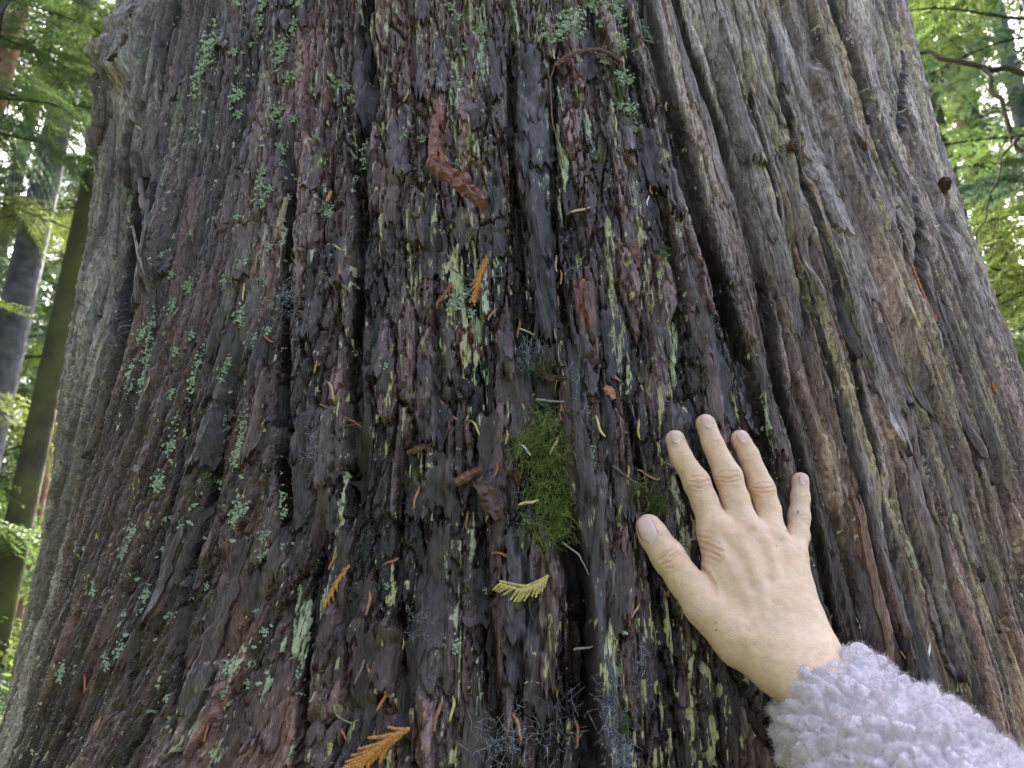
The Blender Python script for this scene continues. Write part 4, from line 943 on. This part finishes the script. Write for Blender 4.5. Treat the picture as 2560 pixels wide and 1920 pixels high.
# torn shards hanging round the burl and its rotten hollow: pieces of the trunk
for path, wpx, rgb, tk, lf in [([(262, 250), (258, 310), (250, 365)], [16, 22, 6], (.10, .07, .058), .004, 10), ([(285, 300), (282, 370), (272, 440)], [14, 20, 5], (.17, .14, .12), .004, 9), ([(322, 330), (316, 400), (322, 470)], [16, 22, 8], (.075, .052, .042), .005, 12),
                               ([(345, 380), (352, 450), (362, 520)], [12, 16, 4], (.12, .08, .065), .004, 13), ([(300, 470), (292, 540), (286, 640)], [10, 18, 12], (.24, .215, .19), .004, 6), ([(268, 480), (262, 540), (250, 590)], [12, 16, 4], (.13, .10, .08), .004, 8),
                               ([(375, 470), (366, 560), (352, 640)], [10, 16, 6], (.14, .115, .095), .004, 9), ([(330, 560), (345, 630), (362, 690)], [8, 12, 4], (.19, .16, .14), .003, 12), ([(318, 90), (300, 130), (272, 160)], [14, 24, 10], (.105, .07, .06), .005, 8),
                               ([(352, 150), (340, 210), (330, 270)], [14, 22, 6], (.26, .225, .20), .004, 9), ([(385, 110), (372, 190), (360, 250)], [10, 18, 6], (.30, .27, .24), .003, 6), ([(290, 690), (282, 780), (268, 860)], [10, 14, 6], (.27, .245, .22), .004, 5)]:
    o = sliver(path, wpx, rgb, tk, None, 'bark_shard', lf, None, 1.5)
    l0 = o.location.copy(); o.parent = trunk; o.location = l0-Vector((0, Y0, 0))
# cones
def cone(px, py, s, label):
    p, r, u, n, d = px_frame(px, py, 175, 0.006); root = tag(empty('tree_cone', (0, 0, 0)), label, 'cone'); root.matrix_world = matrix(p, r, u, n, s)
    mt = simple_mat('cone_scale', (.12, .058, .034), 0.5, 0.5, 400, 0.3)
    q = np.array([[0, 0, 0], [.0022, .002, .0016], [0, .0046, .0022], [-.0022, .002, .0016], [0, .002, .0026]]); fq = np.array([[0, 1, 4], [1, 2, 4], [2, 3, 4], [3, 0, 4]])
    sm = np_mesh('cone_scale', q, fq, mt, False)
    v, f = tube(np.array([[0, y, 0] for y in np.linspace(-.009, .008, 6)]), [.0008, .0016, .0019, .0017, .0012, .0005], 8); obj('cone_core', np_mesh('cone_core', v, f, mt), root)
    for ring in range(8):
        for k in range(5):
            a = (k+ring*.5)*math.pi/2.5; o = obj('cone_scale', sm, root)
            y = -.009+ring*.0021; rr = .0010+.0012*math.sin(math.pi*(ring+1)/9)
            o.matrix_local = Matrix.Translation((rr*math.cos(a), y, rr*math.sin(a))) @ Matrix.Rotation(-(a-math.pi/2), 4, 'Y') @ Matrix.Rotation(0.5, 4, 'X')
cone(2346, 467, 1.15, 'small reddish cone clinging to the outer edge of the trunk'); cone(1969, 376, .75, 'tiny brown cone on the pale ridged bark')

# lichen tufts
M_LICH = simple_mat('mint_lichen', (0.31, 0.40, 0.29), 0.85, 0.3, 600, 0.5, 0.2, 0, (0.48, 0.57, 0.43), 0.15)
def lichen_mesh(seed, n, su, sv):
    g = np.random.RandomState(seed); parts = []
    for k in range(n):
        c = np.array([g.normal(0, su), g.normal(0, sv), g.uniform(0.0002, 0.0016)]); rad = g.uniform(.0004, .0010)
        m = 7; an = np.arange(m)*2*math.pi/m+g.uniform(0, 6); rr = rad*g.uniform(.45, 1.5, m)
        tl = g.normal(0, .35, 2)
        rim = np.stack([c[0]+rr*np.cos(an), c[1]+rr*np.sin(an), c[2]+rr*np.cos(an)*tl[0]+rr*np.sin(an)*tl[1]+g.uniform(-.0003, .0004, m)], 1)
        v = np.concatenate([rim, [c+np.array([0, 0, .0007])], [c-np.array([0, 0, .0016])]])
        f = [[i, (i+1) % m, m] for i in range(m)]+[[(i+1) % m, i, m+1] for i in range(m)]
        parts.append((v, np.array(f)))
    v, f = join(parts); return np_mesh('lichen_tuft', v, f, M_LICH, False)
LM = [lichen_mesh(s, n, a, b_) for s, n, a, b_ in [(1, 34, .0020, .0024), (2, 20, .0015, .0019), (3, 70, .0022, .0052), (4, 60, .0030, .0030), (5, 12, .0010, .0013), (6, 95, .0023, .0080)]]
def lichen(px, py, k, s=1.0, ang=None):
    a = rp.uniform(-25, 25) if ang is None else ang
    p, r, u, n, d = px_frame(px, py, a, 0.0004)
    o = obj('lichen_tuft', LM[k]); o.matrix_world = matrix(p, r, u, n, s*d/0.55)
    tag(o, ['small round', 'small loose', 'long thick', 'broad crumbly', 'tiny', 'long dense'][k]+' mint green lichen tuft on bark '+where(px, py), 'lichen', 'mint lichen tufts on the bark')
for a in [(515, 140, 5, 1.5, 12), (500, 190, 2, 1.2, 12), (540, 120, 2, 1.2, 12), (590, 245, 2, 1), (603, 240, 0, 1), (598, 290, 0, 1), (1138, 215, 3, .9), (1142, 45, 0, .9), (1195, 80, 3, .8), (1165, 120, 0, .8), (1205, 105, 0, .8), (1122, 95, 4, 1), (1125, 20, 0, 1),
          (1420, 60, 3, 1.4), (1402, 80, 3, 1.3), (1436, 90, 3, 1.2), (1428, 40, 3, 1), (1370, 85, 2, .9), (1375, 100, 0, 1), (1480, 12, 3, 1.1), (1510, 15, 0, 1), (1540, 15, 3, 1.2), (1545, 40, 2, 1), (1548, 110, 3, .9), (1558, 118, 0, .8), (1610, 65, 0, 1), (1620, 85, 2, .8), (1628, 102, 0, .8),
          (1505, 150, 0, .9), (1500, 62, 0, .8), (1515, 158, 4, 1), (1560, 200, 3, .9), (1570, 205, 0, .8), (1548, 190, 0, .9), (1572, 272, 3, .9), (1545, 268, 0, .8), (1590, 305, 0, .7), (1585, 325, 0, .7), (1590, 285, 4, 1), (1680, 440, 0, .6), (1660, 640, 0, .8),
          (1138, 752, 3, 1.1), (1145, 765, 0, 1), (1175, 785, 0, 1), (1170, 735, 2, .6), (1065, 850, 0, .7), (962, 916, 0, .8), (1015, 715, 4, 1), (1087, 1030, 0, 1), (1475, 1135, 2, .9, -8), (1127, 1610, 3, .9), (1138, 1625, 0, .8), (1215, 1478, 0, .6), (968, 1466, 0, .6),
          (606, 1080, 5, 1.1, 8), (600, 1130, 2, 1.1, 10), (590, 1150, 3, .8), (600, 1275, 3, 1.2), (590, 1295, 3, 1), (700, 1255, 2, 1.1, 8), (702, 1290, 3, .9), (660, 1340, 3, .8), (655, 1385, 3, .8), (558, 1500, 5, .9, 8), (560, 1540, 2, .8), (495, 925, 5, 1, 12), (488, 950, 2, 1, 12), (370, 910, 5, 1, 10),
          (362, 950, 2, .9, 14), (330, 935, 2, 1, 14), (325, 975, 2, .8), (375, 830, 5, 1, 8), (355, 840, 3, 1), (395, 1205, 3, 1), (425, 1120, 3, 1), (432, 1118, 0, 1), (445, 1055, 2, .7), (565, 918, 3, 1), (553, 955, 0, 1), (560, 1055, 2, .8, 5), (555, 1105, 0, 1), (480, 840, 0, 1), (440, 880, 0, 1), (480, 720, 3, 1),
          (470, 715, 0, 1), (435, 765, 2, .8), (565, 700, 2, .7), (600, 665, 3, .9), (605, 790, 3, 1.1), (630, 855, 3, .9), (310, 1380, 3, .9), (365, 1495, 2, .9, 18), (412, 1450, 0, .9), (236, 1482, 0, .9), (195, 1368, 0, 1), (155, 1685, 3, 1), (235, 1460, 0, .7), (300, 1630, 3, .9), (270, 1665, 0, 1), (265, 1645, 0, .8), (525, 1610, 0, .9), (570, 1665, 3, .9),
          (455, 1330, 2, .8), (330, 1335, 3, .8), (215, 1370, 4, 1), (400, 1220, 0, 1), (415, 1300, 0, .6), (660, 710, 0, .7), (670, 828, 0, .9), (800, 1100, 4, .8), (700, 1180, 4, 1), (1560, 1580, 4, 1), (720, 200, 0, 1), (740, 190, 0, 1), (705, 310, 0, 1), (690, 285, 3, 1), (885, 250, 0, 1), (792, 232, 0, .9), (850, 210, 0, .9), (866, 220, 0, .8),
          (1005, 342, 3, .8), (1055, 350, 0, .8), (915, 375, 2, .8), (918, 400, 2, .8), (700, 370, 0, 1), (695, 410, 0, .9), (818, 530, 3, .8), (825, 535, 0, .7), (655, 465, 2, .9), (660, 495, 0, 1), (675, 475, 0, .8), (645, 500, 2, .8), (670, 620, 0, 1), (658, 430, 0, .9), (690, 120, 3, 1), (700, 150, 2, 1), (710, 130, 2, .9), (735, 70, 3, 1), (650, 60, 2, 1), (655, 20, 2, 1), (750, 5, 3, 1)]:
    lichen(*a)
for k in range(95):
    x, y = rp.uniform(300, 760), rp.uniform(-10, 1750)
    if x < 150+330*max(0, (1300-y)/1300)+60: continue
    lichen(x, y, rp.choice([0, 1, 1, 4, 4, 4]), rp.uniform(.6, 1.05))

# moss clump: curled hair-thin shoots
def moss(region, n, rgb, rgb2, label, ln=(.006, .016), rad=.00016, name='moss_clump', hover=0.0):
    mt = simple_mat(name, rgb, 0.6, 0.3, 200, 0.0, 0.3, 0.25, rgb2); parts = []; p00 = pt_off(region[0][0], region[0][1], 2)
    for k in range(n):
        cx_, cy_, a, b_ = region[rp.randrange(len(region))]
        x = rp.gauss(cx_, a); y = rp.gauss(cy_, b_); th, z, d = hit(R_S, x, y) if k % 8 == 0 else (None, None, None)
        if th is not None: fr = frame(R_SS, th, z); fp = point(R_S, np.array([th]), np.array([z]), 0.001)[0]; cx0, cy0 = x, y
        p_, r_, u_, n_ = fr; q = fp+r_*((x-cx0)/3580)+u_*((cy0-y)/3580)+n_*rp.uniform(0, .004)+n_*hover*rp.random()
        L = rp.uniform(*ln); v = r_*rp.gauss(0, .6)+u_*rp.gauss(-.45, .6)+n_*rp.uniform(.1, .9); v /= np.linalg.norm(v); w = np.array([rp.gauss(0, 1) for _ in range(3)])
        pts = [q]
        for s in range(5): v = v+0.5*w*rp.uniform(.2, 1)+r_*rp.gauss(0, .5)+u_*rp.gauss(0, .4); v -= 0.15*u_; v -= n_*0.16; v /= np.linalg.norm(v); pts.append(pts[-1]+v*L/5)
        sd = np.cross(v, n_); sd = sd/max(1e-6, np.linalg.norm(sd))*rad*rp.uniform(.7, 1.5)
        pts = np.array(pts); vv = np.concatenate([pts-sd, pts+sd, pts+n_*rad*1.2]); f = []
        for i in range(5): f += [[i, i+1, 7+i, 6+i], [i, i+1, 13+i, 12+i], [6+i, 7+i, 13+i, 12+i]]
        parts.append((vv, np.array(f)))
    v, f = join(parts); o = obj(name, np_mesh(name, v-p00, f, mt, True)); o.location = p00; return tag(o, label, 'moss')
moss([(1345, 1190, 24, 50), (1375, 1240, 26, 50), (1340, 1130, 24, 34), (1380, 1300, 22, 34), (1360, 1170, 30, 60), (1305, 1105, 12, 14), (1412, 1285, 12, 30), (1335, 1330, 14, 16), (1392, 1130, 14, 30), (1372, 1050, 16, 18)], 1250, (0.17, 0.25, 0.045), (0.40, 0.48, 0.14), 'bright green clump of hair like moss filling the hollow in the bark', (.008, .020), hover=.008)
moss([(1345, 912, 24, 14), (1370, 925, 22, 10)], 220, (0.12, 0.17, 0.06), (0.24, 0.30, 0.12), 'small grey green moss tuft at the top of the hollow', (.004, .010))
moss([(1600, 1215, 18, 14), (1635, 1250, 16, 12), (1650, 1262, 10, 8)], 190, (0.11, 0.18, 0.03), (0.26, 0.32, 0.07), 'feathery yellow green moss sprig left of the index finger', (.005, .010))
moss([(1560, 1805, 8, 14)], 60, (0.06, 0.14, 0.02), (0.14, 0.25, 0.05), 'tiny dark green moss tuft on the cobwebbed ridge', (.003, .006))
moss([(1660, 640, 10, 14), (1657, 680, 9, 16)], 90, (0.09, 0.14, 0.03), (0.20, 0.26, 0.07), 'small olive moss tuft on the ridge beside the long furrow', (.003, .006))
moss([(528, 1185, 6, 14)], 60, (0.10, 0.17, 0.03), (0.22, 0.30, 0.06), 'tiny green moss tuft on the shredded left bark', (.003, .006))

# cobwebs
M_WEB = simple_mat('cobweb', (0.72, 0.76, 0.84), 0.6, 0.2, 100, 0, 0.3, 0.3)
def cobweb(spots, n, label, span=30, h=(3, 14), r=.00005):
    parts = []; o0 = pt_off(spots[0][0], spots[0][1], 3)
    for k in range(n):
        x, y, a, b_ = spots[rp.randrange(len(spots))]
        x0, y0 = rp.gauss(x, a), rp.gauss(y, b_); x1, y1 = x0+rp.gauss(0, span), y0+rp.gauss(0, span*1.4)
        p, q = pt_off(x0, y0, rp.uniform(*h)), pt_off(x1, y1, rp.uniform(*h)); m = (p+q)/2+RS.normal(0, .002, 3)
        v, f = tube(np.array([p, m, q]), r*rp.uniform(.6, 1.6), 3); parts.append((v, f))
    v, f = join(parts); o = obj('cobweb', np_mesh('cobweb', v-o0, f, M_WEB)); o.location = o0; tag(o, label, 'cobweb')
cobweb([(1310, 870, 14, 20), (1330, 895, 20, 14), (1350, 860, 12, 16)], 110, 'white cobweb stretched over the hollow above the moss', 16, (2, 9))
cobweb([(1525, 1720, 12, 50), (1540, 1830, 16, 50), (1555, 1900, 16, 30)], 620, 'bluish white cobweb coating the ridge beside the dark crack', 12, (6, 12))
cobweb([(1300, 1820, 60, 40), (1400, 1800, 50, 30), (1260, 1870, 40, 30)], 230, 'loose torn cobweb hanging over the foot of the crack', 22, (3, 9))
cobweb([(1605, 1640, 8, 40), (1600, 1750, 10, 40)], 70, 'thin cobweb streak on the reddish bark below the thumb', 12, (2.5, 6))
cobweb([(735, 715, 10, 30), (725, 760, 14, 30), (690, 770, 30, 16)], 160, 'dusty cobweb hanging at the head of the broad plate', 14, (3, 7))
cobweb([(1440, 945, 8, 30), (1462, 1030, 10, 30)], 70, 'fine cobweb lining the black sliver beside the moss', 10, (5, 9))
cobweb([(1085, 1670, 8, 40), (1060, 1560, 20, 20)], 90, 'faint cobweb on the pale lichen streaks', 12, (2.5, 6))
cobweb([(786, 1130, 10, 30), (780, 1090, 8, 20)], 70, 'small cobweb on the broad bark plate', 10, (6, 9))

# ---------------------------------------------------------------- forest behind
def ground():
    n = 90; g = np.sign(np.linspace(-1, 1, n))*np.abs(np.linspace(-1, 1, n))**2.2*220
    gx_, gy_ = np.meshgrid(g, g); z = 0.25*fbm(gx_*0.12, gy_*0.12, 600, 4)*sst(2.0, 8.0, np.hypot(gx_, gy_))+0.0*gx_
    z += 2.5*fbm(gx_*0.02, gy_*0.02, 620, 3)*sst(12, 60, np.hypot(gx_, gy_))
    Vt = np.stack([gx_, gy_, z], -1).reshape(-1, 3); I = np.arange(n*n).reshape(n, n)
    m = simple_mat('forest_floor', (0.055, 0.045, 0.025), 0.95, 0.5, 3.0, 0.6, 0.2, 0, (0.06, 0.085, 0.025))
    o = obj('ground', np_mesh('ground', Vt, np.stack([I[:-1, :-1], I[:-1, 1:], I[1:, 1:], I[1:, :-1]], -1).reshape(-1, 4), m)); o['kind'] = 'structure'
ground()
M_TRK = simple_mat('grey_conifer_bark', (0.10, 0.105, 0.118), 0.9, 0.45, 9, 0.8, 0.2)
M_TRKB = simple_mat('brown_conifer_bark', (0.17, 0.105, 0.07), 0.9, 0.45, 9, 0.8, 0.2)
M_TRKM = simple_mat('mossy_bark', (0.085, 0.075, 0.05), 0.95, 0.5, 4, 0.8, 0.2, 0, (0.075, 0.085, 0.03))
M_BRD = simple_mat('dark_branch_bark', (0.030, 0.030, 0.022), 0.9, 0.4, 12, 0.5, 0.2, 0, (0.05, 0.055, 0.03))
LEAF = [simple_mat('conifer_foliage', (0.055, 0.095, 0.030), 0.6, 0.3, 2.0, 0, 0.3, 0.45, (0.10, 0.16, 0.045), 0.25), simple_mat('yellowing_foliage', (0.085, 0.13, 0.03), 0.6, 0.3, 2.0, 0, 0.3, 0.5, (0.15, 0.20, 0.045), 0.25),
        simple_mat('bluish_foliage', (0.045, 0.085, 0.050), 0.6, 0.3, 2.0, 0, 0.3, 0.4, (0.085, 0.135, 0.07), 0.25)]
def bough_mesh(seed, mat):
    g = np.random.RandomState(seed); L = 1.9; m = 14; t = np.linspace(0, 1, m)
    main = np.stack([t*L, 0.06*np.sin(t*5+seed), 0.12*t-0.55*t*t], 1)
    sv, sf = tube(main, np.linspace(.016, .004, m), 5)
    V_, F_ = [], []
    leafs = []
    for k in range(64):
        a = g.uniform(.08, 1.0); base_ = np.array([np.interp(a, t, main[:, c]) for c in range(3)]); side = 1 if k % 2 else -1
        ln = (0.62*(1-a)**.7+0.16)*g.uniform(.7, 1.2); d = np.array([0.55, side*0.8, -.12+g.normal(0, .12)]); d /= np.linalg.norm(d)
        for j in range(int(ln/0.026)):
            s = (j+1)*0.026; q = base_+d*s+np.array([0, 0, -.45*s*s])
            for sg in (-1, 1):
                e = d*0.5+np.cross(d, [0, 0, 1])*sg*0.85+np.array([0, 0, g.normal(-.15, .25)]); e /= np.linalg.norm(e)
                l2 = g.uniform(.035, .075)*(1.1-0.5*s/ln); w = np.cross(e, [0, 0, 1])+g.normal(0, .3, 3); w /= np.linalg.norm(w); w *= g.uniform(.006, .011)
                leafs.append([q, q+e*l2*.5+w, q+e*l2+np.array([0, 0, -.012]), q+e*l2*.5-w])
    lv = np.array(leafs).reshape(-1, 3); lf = np.arange(len(lv)).reshape(-1, 4)
    me = np_mesh('bough', np.concatenate([sv, lv]), [sf, lf+len(sv)], None, False)
    me.materials.append(M_BRD); me.materials.append(mat)
    mi = np.zeros(len(sf)+len(lf), np.int32); mi[len(sf):] = 1; me.polygons.foreach_set('material_index', mi); return me
BOUGH = [bough_mesh(20+i, LEAF[i % 3]) for i in range(6)]
fr_ = random.Random(3)
def conifer(x, y, hgt, dia, label, mat, nb, z0=1.5, lean=(0, 0), bs=(0.7, 1.3), kinds=(0, 1, 2), group='conifers standing in the forest behind', az=None, z1=None):
    root = tag(empty('conifer_tree', (x, y, -0.3)), label, 'tree', group); m = 26; t = np.linspace(0, 1, m); ns = 18
    Vt = []
    for i in range(m):
        z = t[i]*hgt; r = dia/2*(1-0.8*t[i])*(1+0.5*math.exp(-z/0.35)); cxx, cyy = lean[0]*z, lean[1]*z
        for k in range(ns):
            a = 2*math.pi*k/ns; rr = r*(1+0.05*math.sin(3*a+x)+0.03*math.sin(7*a+z)); Vt.append((cxx+rr*math.cos(a), cyy+rr*math.sin(a), z))
    Fq = np.array([[i*ns+k, i*ns+(k+1) % ns, (i+1)*ns+(k+1) % ns, (i+1)*ns+k] for i in range(m-1) for k in range(ns)])
    obj('trunk', np_mesh('trunk', np.array(Vt), Fq, mat), root)
    zt = (z1 or hgt*0.97)
    for k in range(nb):
        z = z0+(zt-z0)*(k+fr_.random())/nb; o = obj('bough', BOUGH[fr_.choice(kinds)+3*fr_.randrange(2)], root)
        a = fr_.uniform(0, 2*math.pi) if az is None else fr_.uniform(*az); s = fr_.uniform(*bs)*(1.15-0.75*z/hgt)+0.15
        o.location = (lean[0]*z, lean[1]*z, z); o.rotation_euler = (fr_.gauss(0, .15), fr_.uniform(-.1, .35), a); o.scale = (s, s, s*fr_.uniform(.8, 1.1))
    return root
def polar(px, py, dist):
    d = cam_ray(px, py); d = d/np.hypot(d[0], d[1]); return d[0]*dist, d[1]*dist
# left window
x, y = polar(52, 700, 9.5); conifer(x, y, 26, .38, 'tall grey conifer trunk with bare lower stem behind the big tree', M_TRK, 40, 7.5, (.004, 0), (.8, 1.4))
x, y = polar(60, 1200, 7.5); conifer(x, y, 19, .24, 'slender mossy conifer trunk lit warm along its right side', M_TRKM, 26, 5.5, (.012, 0), (.6, 1.1), (0, 1))
x, y = polar(95, 1150, 10.5); conifer(x, y, 22, .30, 'dark brown conifer just behind the mossy trunk', M_TRKB, 26, 4, (.008, 0), (.7, 1.2))
x, y = polar(-260, 1200, 9.0); conifer(x, y, 20, .34, 'brown conifer with low spreading boughs in the shade', M_TRKB, 30, 2.0, (.0, 0), (.8, 1.3))
# right window
x, y = polar(2590, 900, 8.0); conifer(x, y, 15, .22, 'slender conifer leaning strongly towards the big tree', M_TRKM, 24, 2.0, (-.16, .03), (.7, 1.2))
for k, (px, ds, hg, dm_, lab) in enumerate([(-250, 7, 15, .2, 'thin young conifer with dense boughs beside the shrubs'), (180, 16, 24, .4, 'conifer hidden mostly behind the left edge of the big tree'), (20, 20, 26, .5, 'broad conifer deep in the left side of the forest'), (-180, 16, 25, .45, 'thick conifer with yellowing boughs deep in the forest'),
                                      (300, 13, 22, .3, 'conifer whose boughs show beside the knobbly burl'), (2480, 11, 20, .3, 'bluish green conifer with drooping boughs'), (2700, 13, 23, .4, 'conifer with heavy dark boughs beyond the dark branch'), (2380, 16, 25, .4, 'conifer standing close behind the grey ridged edge'),
                                      (2600, 20, 26, .5, 'tall conifer deep in the right side of the forest'), (2850, 9, 18, .28, 'conifer with low sweeping boughs at the forest edge'), (1000, 15, 25, .5, 'large conifer directly behind the big tree'), (1600, 18, 25, .5, 'second large conifer directly behind the big tree'),
                                      (2470, 24, 26, .5, 'pale sunlit conifer far back in the forest'), (90, 26, 26, .5, 'pale yellowish conifer far back in the forest'), (-500, 11, 20, .4, 'conifer at the outer left of the grove'), (3200, 12, 20, .4, 'conifer at the outer right of the grove'), (2540, 14, 24, .3, 'conifer with dense dark curtains of boughs behind the thin branch'), (2420, 19, 26, .35, 'conifer filling the gap close to the ridged edge'), (-60, 14, 24, .3, 'conifer with dense boughs between the grey and mossy trunks'), (130, 19, 26, .35, 'tall conifer closing the gap beside the burl')]):
    x, y = polar(px, 900, ds); conifer(x, y, hg, dm_, lab, [M_TRK, M_TRKB, M_TRKM][k % 3], 58, 0.8+fr_.random()*1.2, (fr_.gauss(0, .01), 0), (.8, 1.5), (0, 1, 2))
for k, (az_, ds, hg, lab) in enumerate([(185, 7, 18, 'tall unseen conifer added straight behind the photographer to block skylight'), (215, 5.5, 17, 'dense unseen conifer added behind the photographer to the left to block skylight'), (245, 6, 18, 'dense unseen conifer added to the left of the photographer to block skylight'), (270, 8, 19, 'wide unseen conifer added farther to the left to block skylight')]):
    a = math.radians(az_); conifer(math.sin(a)*ds, math.cos(a)*ds, hg, .35, lab, [M_TRK, M_TRKB, M_TRKM][k % 3], 44, 0.9, (0, 0), (1.0, 1.7))  # unseen trees, added to screen low skylight from behind and left
# near tree at the right, out of the frame, whose dark branch reaches in
bt = tag(empty('branch_tree', (0, 0, 0)), 'dark tree whose long bare branch reaches towards the trunk from the side', 'tree')
tx, ty = polar(3250, 900, 3.6); bt.location = (tx, ty, -0.2)
v, f = tube(np.array([[0, 0, z] for z in np.linspace(0, 9, 20)]), np.linspace(.14, .05, 20), 14); obj('trunk', np_mesh('trunk', v, f, M_TRKM), bt)
def w_path(L, d): return np.array([at_depth(a, b_, dd)-np.array(bt.location) for (a, b_), dd in zip(L, d)])
def branch(L, d, r0, r1, start=None):
    p = w_path(L, d); p = p if start is None else np.concatenate([[start], p]); n_ = 30
    q = np.array([np.interp(np.linspace(0, len(p)-1, n_), range(len(p)), p[:, c]) for c in range(3)]).T
    q += 0.006*np.stack([np.sin(np.arange(n_)*.9), np.cos(np.arange(n_)*1.3), np.sin(np.arange(n_)*1.7+1)], 1)
    v, f = tube(q, np.linspace(r0, r1, n_), 7); return obj('branch', np_mesh('branch', v, f, M_BRD), bt)
branch([(2760, 190), (2560, 178), (2460, 170), (2364, 147), (2294, 127), (2200, 100)], [2.7, 2.6, 2.6, 2.65, 2.7, 2.8], .013, .006, np.array([0, 0, 3.0]))
branch([(2460, 172), (2498, 250), (2530, 330), (2556, 380), (2600, 450)], [2.6, 2.5, 2.45, 2.4, 2.4], .0085, .006)
branch([(2530, 340), (2499, 424), (2468, 520), (2437, 617), (2425, 680)], [2.45, 2.45, 2.5, 2.5, 2.5], .0035, .0015)
branch([(2368, 160), (2340, 205), (2314, 252)], [2.65, 2.65, 2.65], .003, .0012)
for px, py, d, s in [(2520, 300, 2.5, .18), (2600, 360, 2.4, .2), (2440, 560, 2.5, .14)]:
    pass
# boughs sweeping across the two windows belong to the nearest trees; broad-leaved shrubs near the ground
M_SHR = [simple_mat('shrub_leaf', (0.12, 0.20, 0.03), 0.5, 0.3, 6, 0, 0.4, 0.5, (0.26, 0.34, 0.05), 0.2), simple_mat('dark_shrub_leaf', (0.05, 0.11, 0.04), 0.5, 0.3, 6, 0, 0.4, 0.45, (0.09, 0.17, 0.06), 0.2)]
def shrub(x, y, h, w, n, mat, label, leaf=.05, z0=0.0, group='leafy shrubs on the forest floor'):
    root = tag(empty('leafy_shrub', (x, y, z0)), label, 'shrub', group); g = np.random.RandomState(int(abs(x*100+y*37)))
    parts = []; tips = []
    for k in range(14):
        a = g.uniform(0, 6.28); e = np.array([math.cos(a)*w*g.uniform(.2, .9), math.sin(a)*w*g.uniform(.2, .9), h*g.uniform(.5, 1)]); p = np.array([[0, 0, -.1], e*.4+[0, 0, h*.12], e]); parts.append(tube(p, [.008, .006, .003], 5)); tips.append(p)
    v, f = join(parts); obj('stem', np_mesh('stem', v, f, M_BRD), root)
    q = []
    for k in range(n):
        p = tips[g.randint(14)]; t = g.uniform(.35, 1.05); c = (p[1]+(p[2]-p[1])*t)+g.normal(0, .10, 3)*w; d = g.normal(0, 1, 3); d[2] *= .4; d /= np.linalg.norm(d); s = np.cross(d, [0, 0, 1])+g.normal(0, .3, 3); s /= np.linalg.norm(s); l_ = leaf*g.uniform(.6, 1.3)
        q.append([c, c+d*l_*.35+s*l_*.32, c+d*l_*.75+s*l_*.24, c+d*l_+[0, 0, -.2*l_], c+d*l_*.75-s*l_*.24, c+d*l_*.35-s*l_*.32])
    lv = np.array(q).reshape(-1, 3); obj('foliage', np_mesh('foliage', lv, np.arange(len(lv)).reshape(-1, 6), mat, False), root)
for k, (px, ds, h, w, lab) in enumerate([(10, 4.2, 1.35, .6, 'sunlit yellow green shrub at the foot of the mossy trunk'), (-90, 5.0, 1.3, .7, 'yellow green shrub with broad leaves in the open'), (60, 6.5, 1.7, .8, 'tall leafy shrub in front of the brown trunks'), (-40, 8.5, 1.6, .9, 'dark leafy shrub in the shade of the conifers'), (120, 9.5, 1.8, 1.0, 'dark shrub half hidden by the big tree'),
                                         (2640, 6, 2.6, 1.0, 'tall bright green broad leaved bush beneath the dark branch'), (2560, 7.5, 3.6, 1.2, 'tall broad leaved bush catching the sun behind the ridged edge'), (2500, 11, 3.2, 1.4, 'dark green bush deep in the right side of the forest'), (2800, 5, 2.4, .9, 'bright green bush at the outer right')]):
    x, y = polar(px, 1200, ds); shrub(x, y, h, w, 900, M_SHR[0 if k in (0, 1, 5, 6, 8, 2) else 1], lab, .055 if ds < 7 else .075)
# far wood
g = np.random.RandomState(9); NB = 2200; q = []
az = g.uniform(-math.pi, math.pi, NB); dsn = g.uniform(22, 42, NB); hz = 26*g.beta(1.1, 1.6, NB)
N = 215000; k = g.randint(0, NB, N); c = np.stack([np.sin(az[k])*dsn[k], np.cos(az[k])*dsn[k], hz[k]], 1)+g.normal(0, 1, (N, 3))*np.array([1.5, 1.5, 0.9])
d = g.normal(0, 1, (N, 3)); d[:, 2] -= .6; d /= np.linalg.norm(d, axis=1)[:, None]; s = np.cross(d, g.normal(0, 1, (N, 3))); s /= np.linalg.norm(s, axis=1)[:, None]
ll = g.uniform(.22, .55, N)[:, None]; w = ll*.22
q = np.stack([c, c+d*ll*.5+s*w, c+d*ll, c+d*ll*.5-s*w], 1).reshape(-1, 3)
me = np_mesh('far_wood', q, np.arange(len(q)).reshape(-1, 4), None, False)
for m_ in LEAF: me.materials.append(m_)
me.polygons.foreach_set('material_index', (k % 3).astype(np.int32))
o = tag(obj('far_wood', me), 'dense green conifer wood fading out behind the nearer trees', 'wood', None, 'stuff')
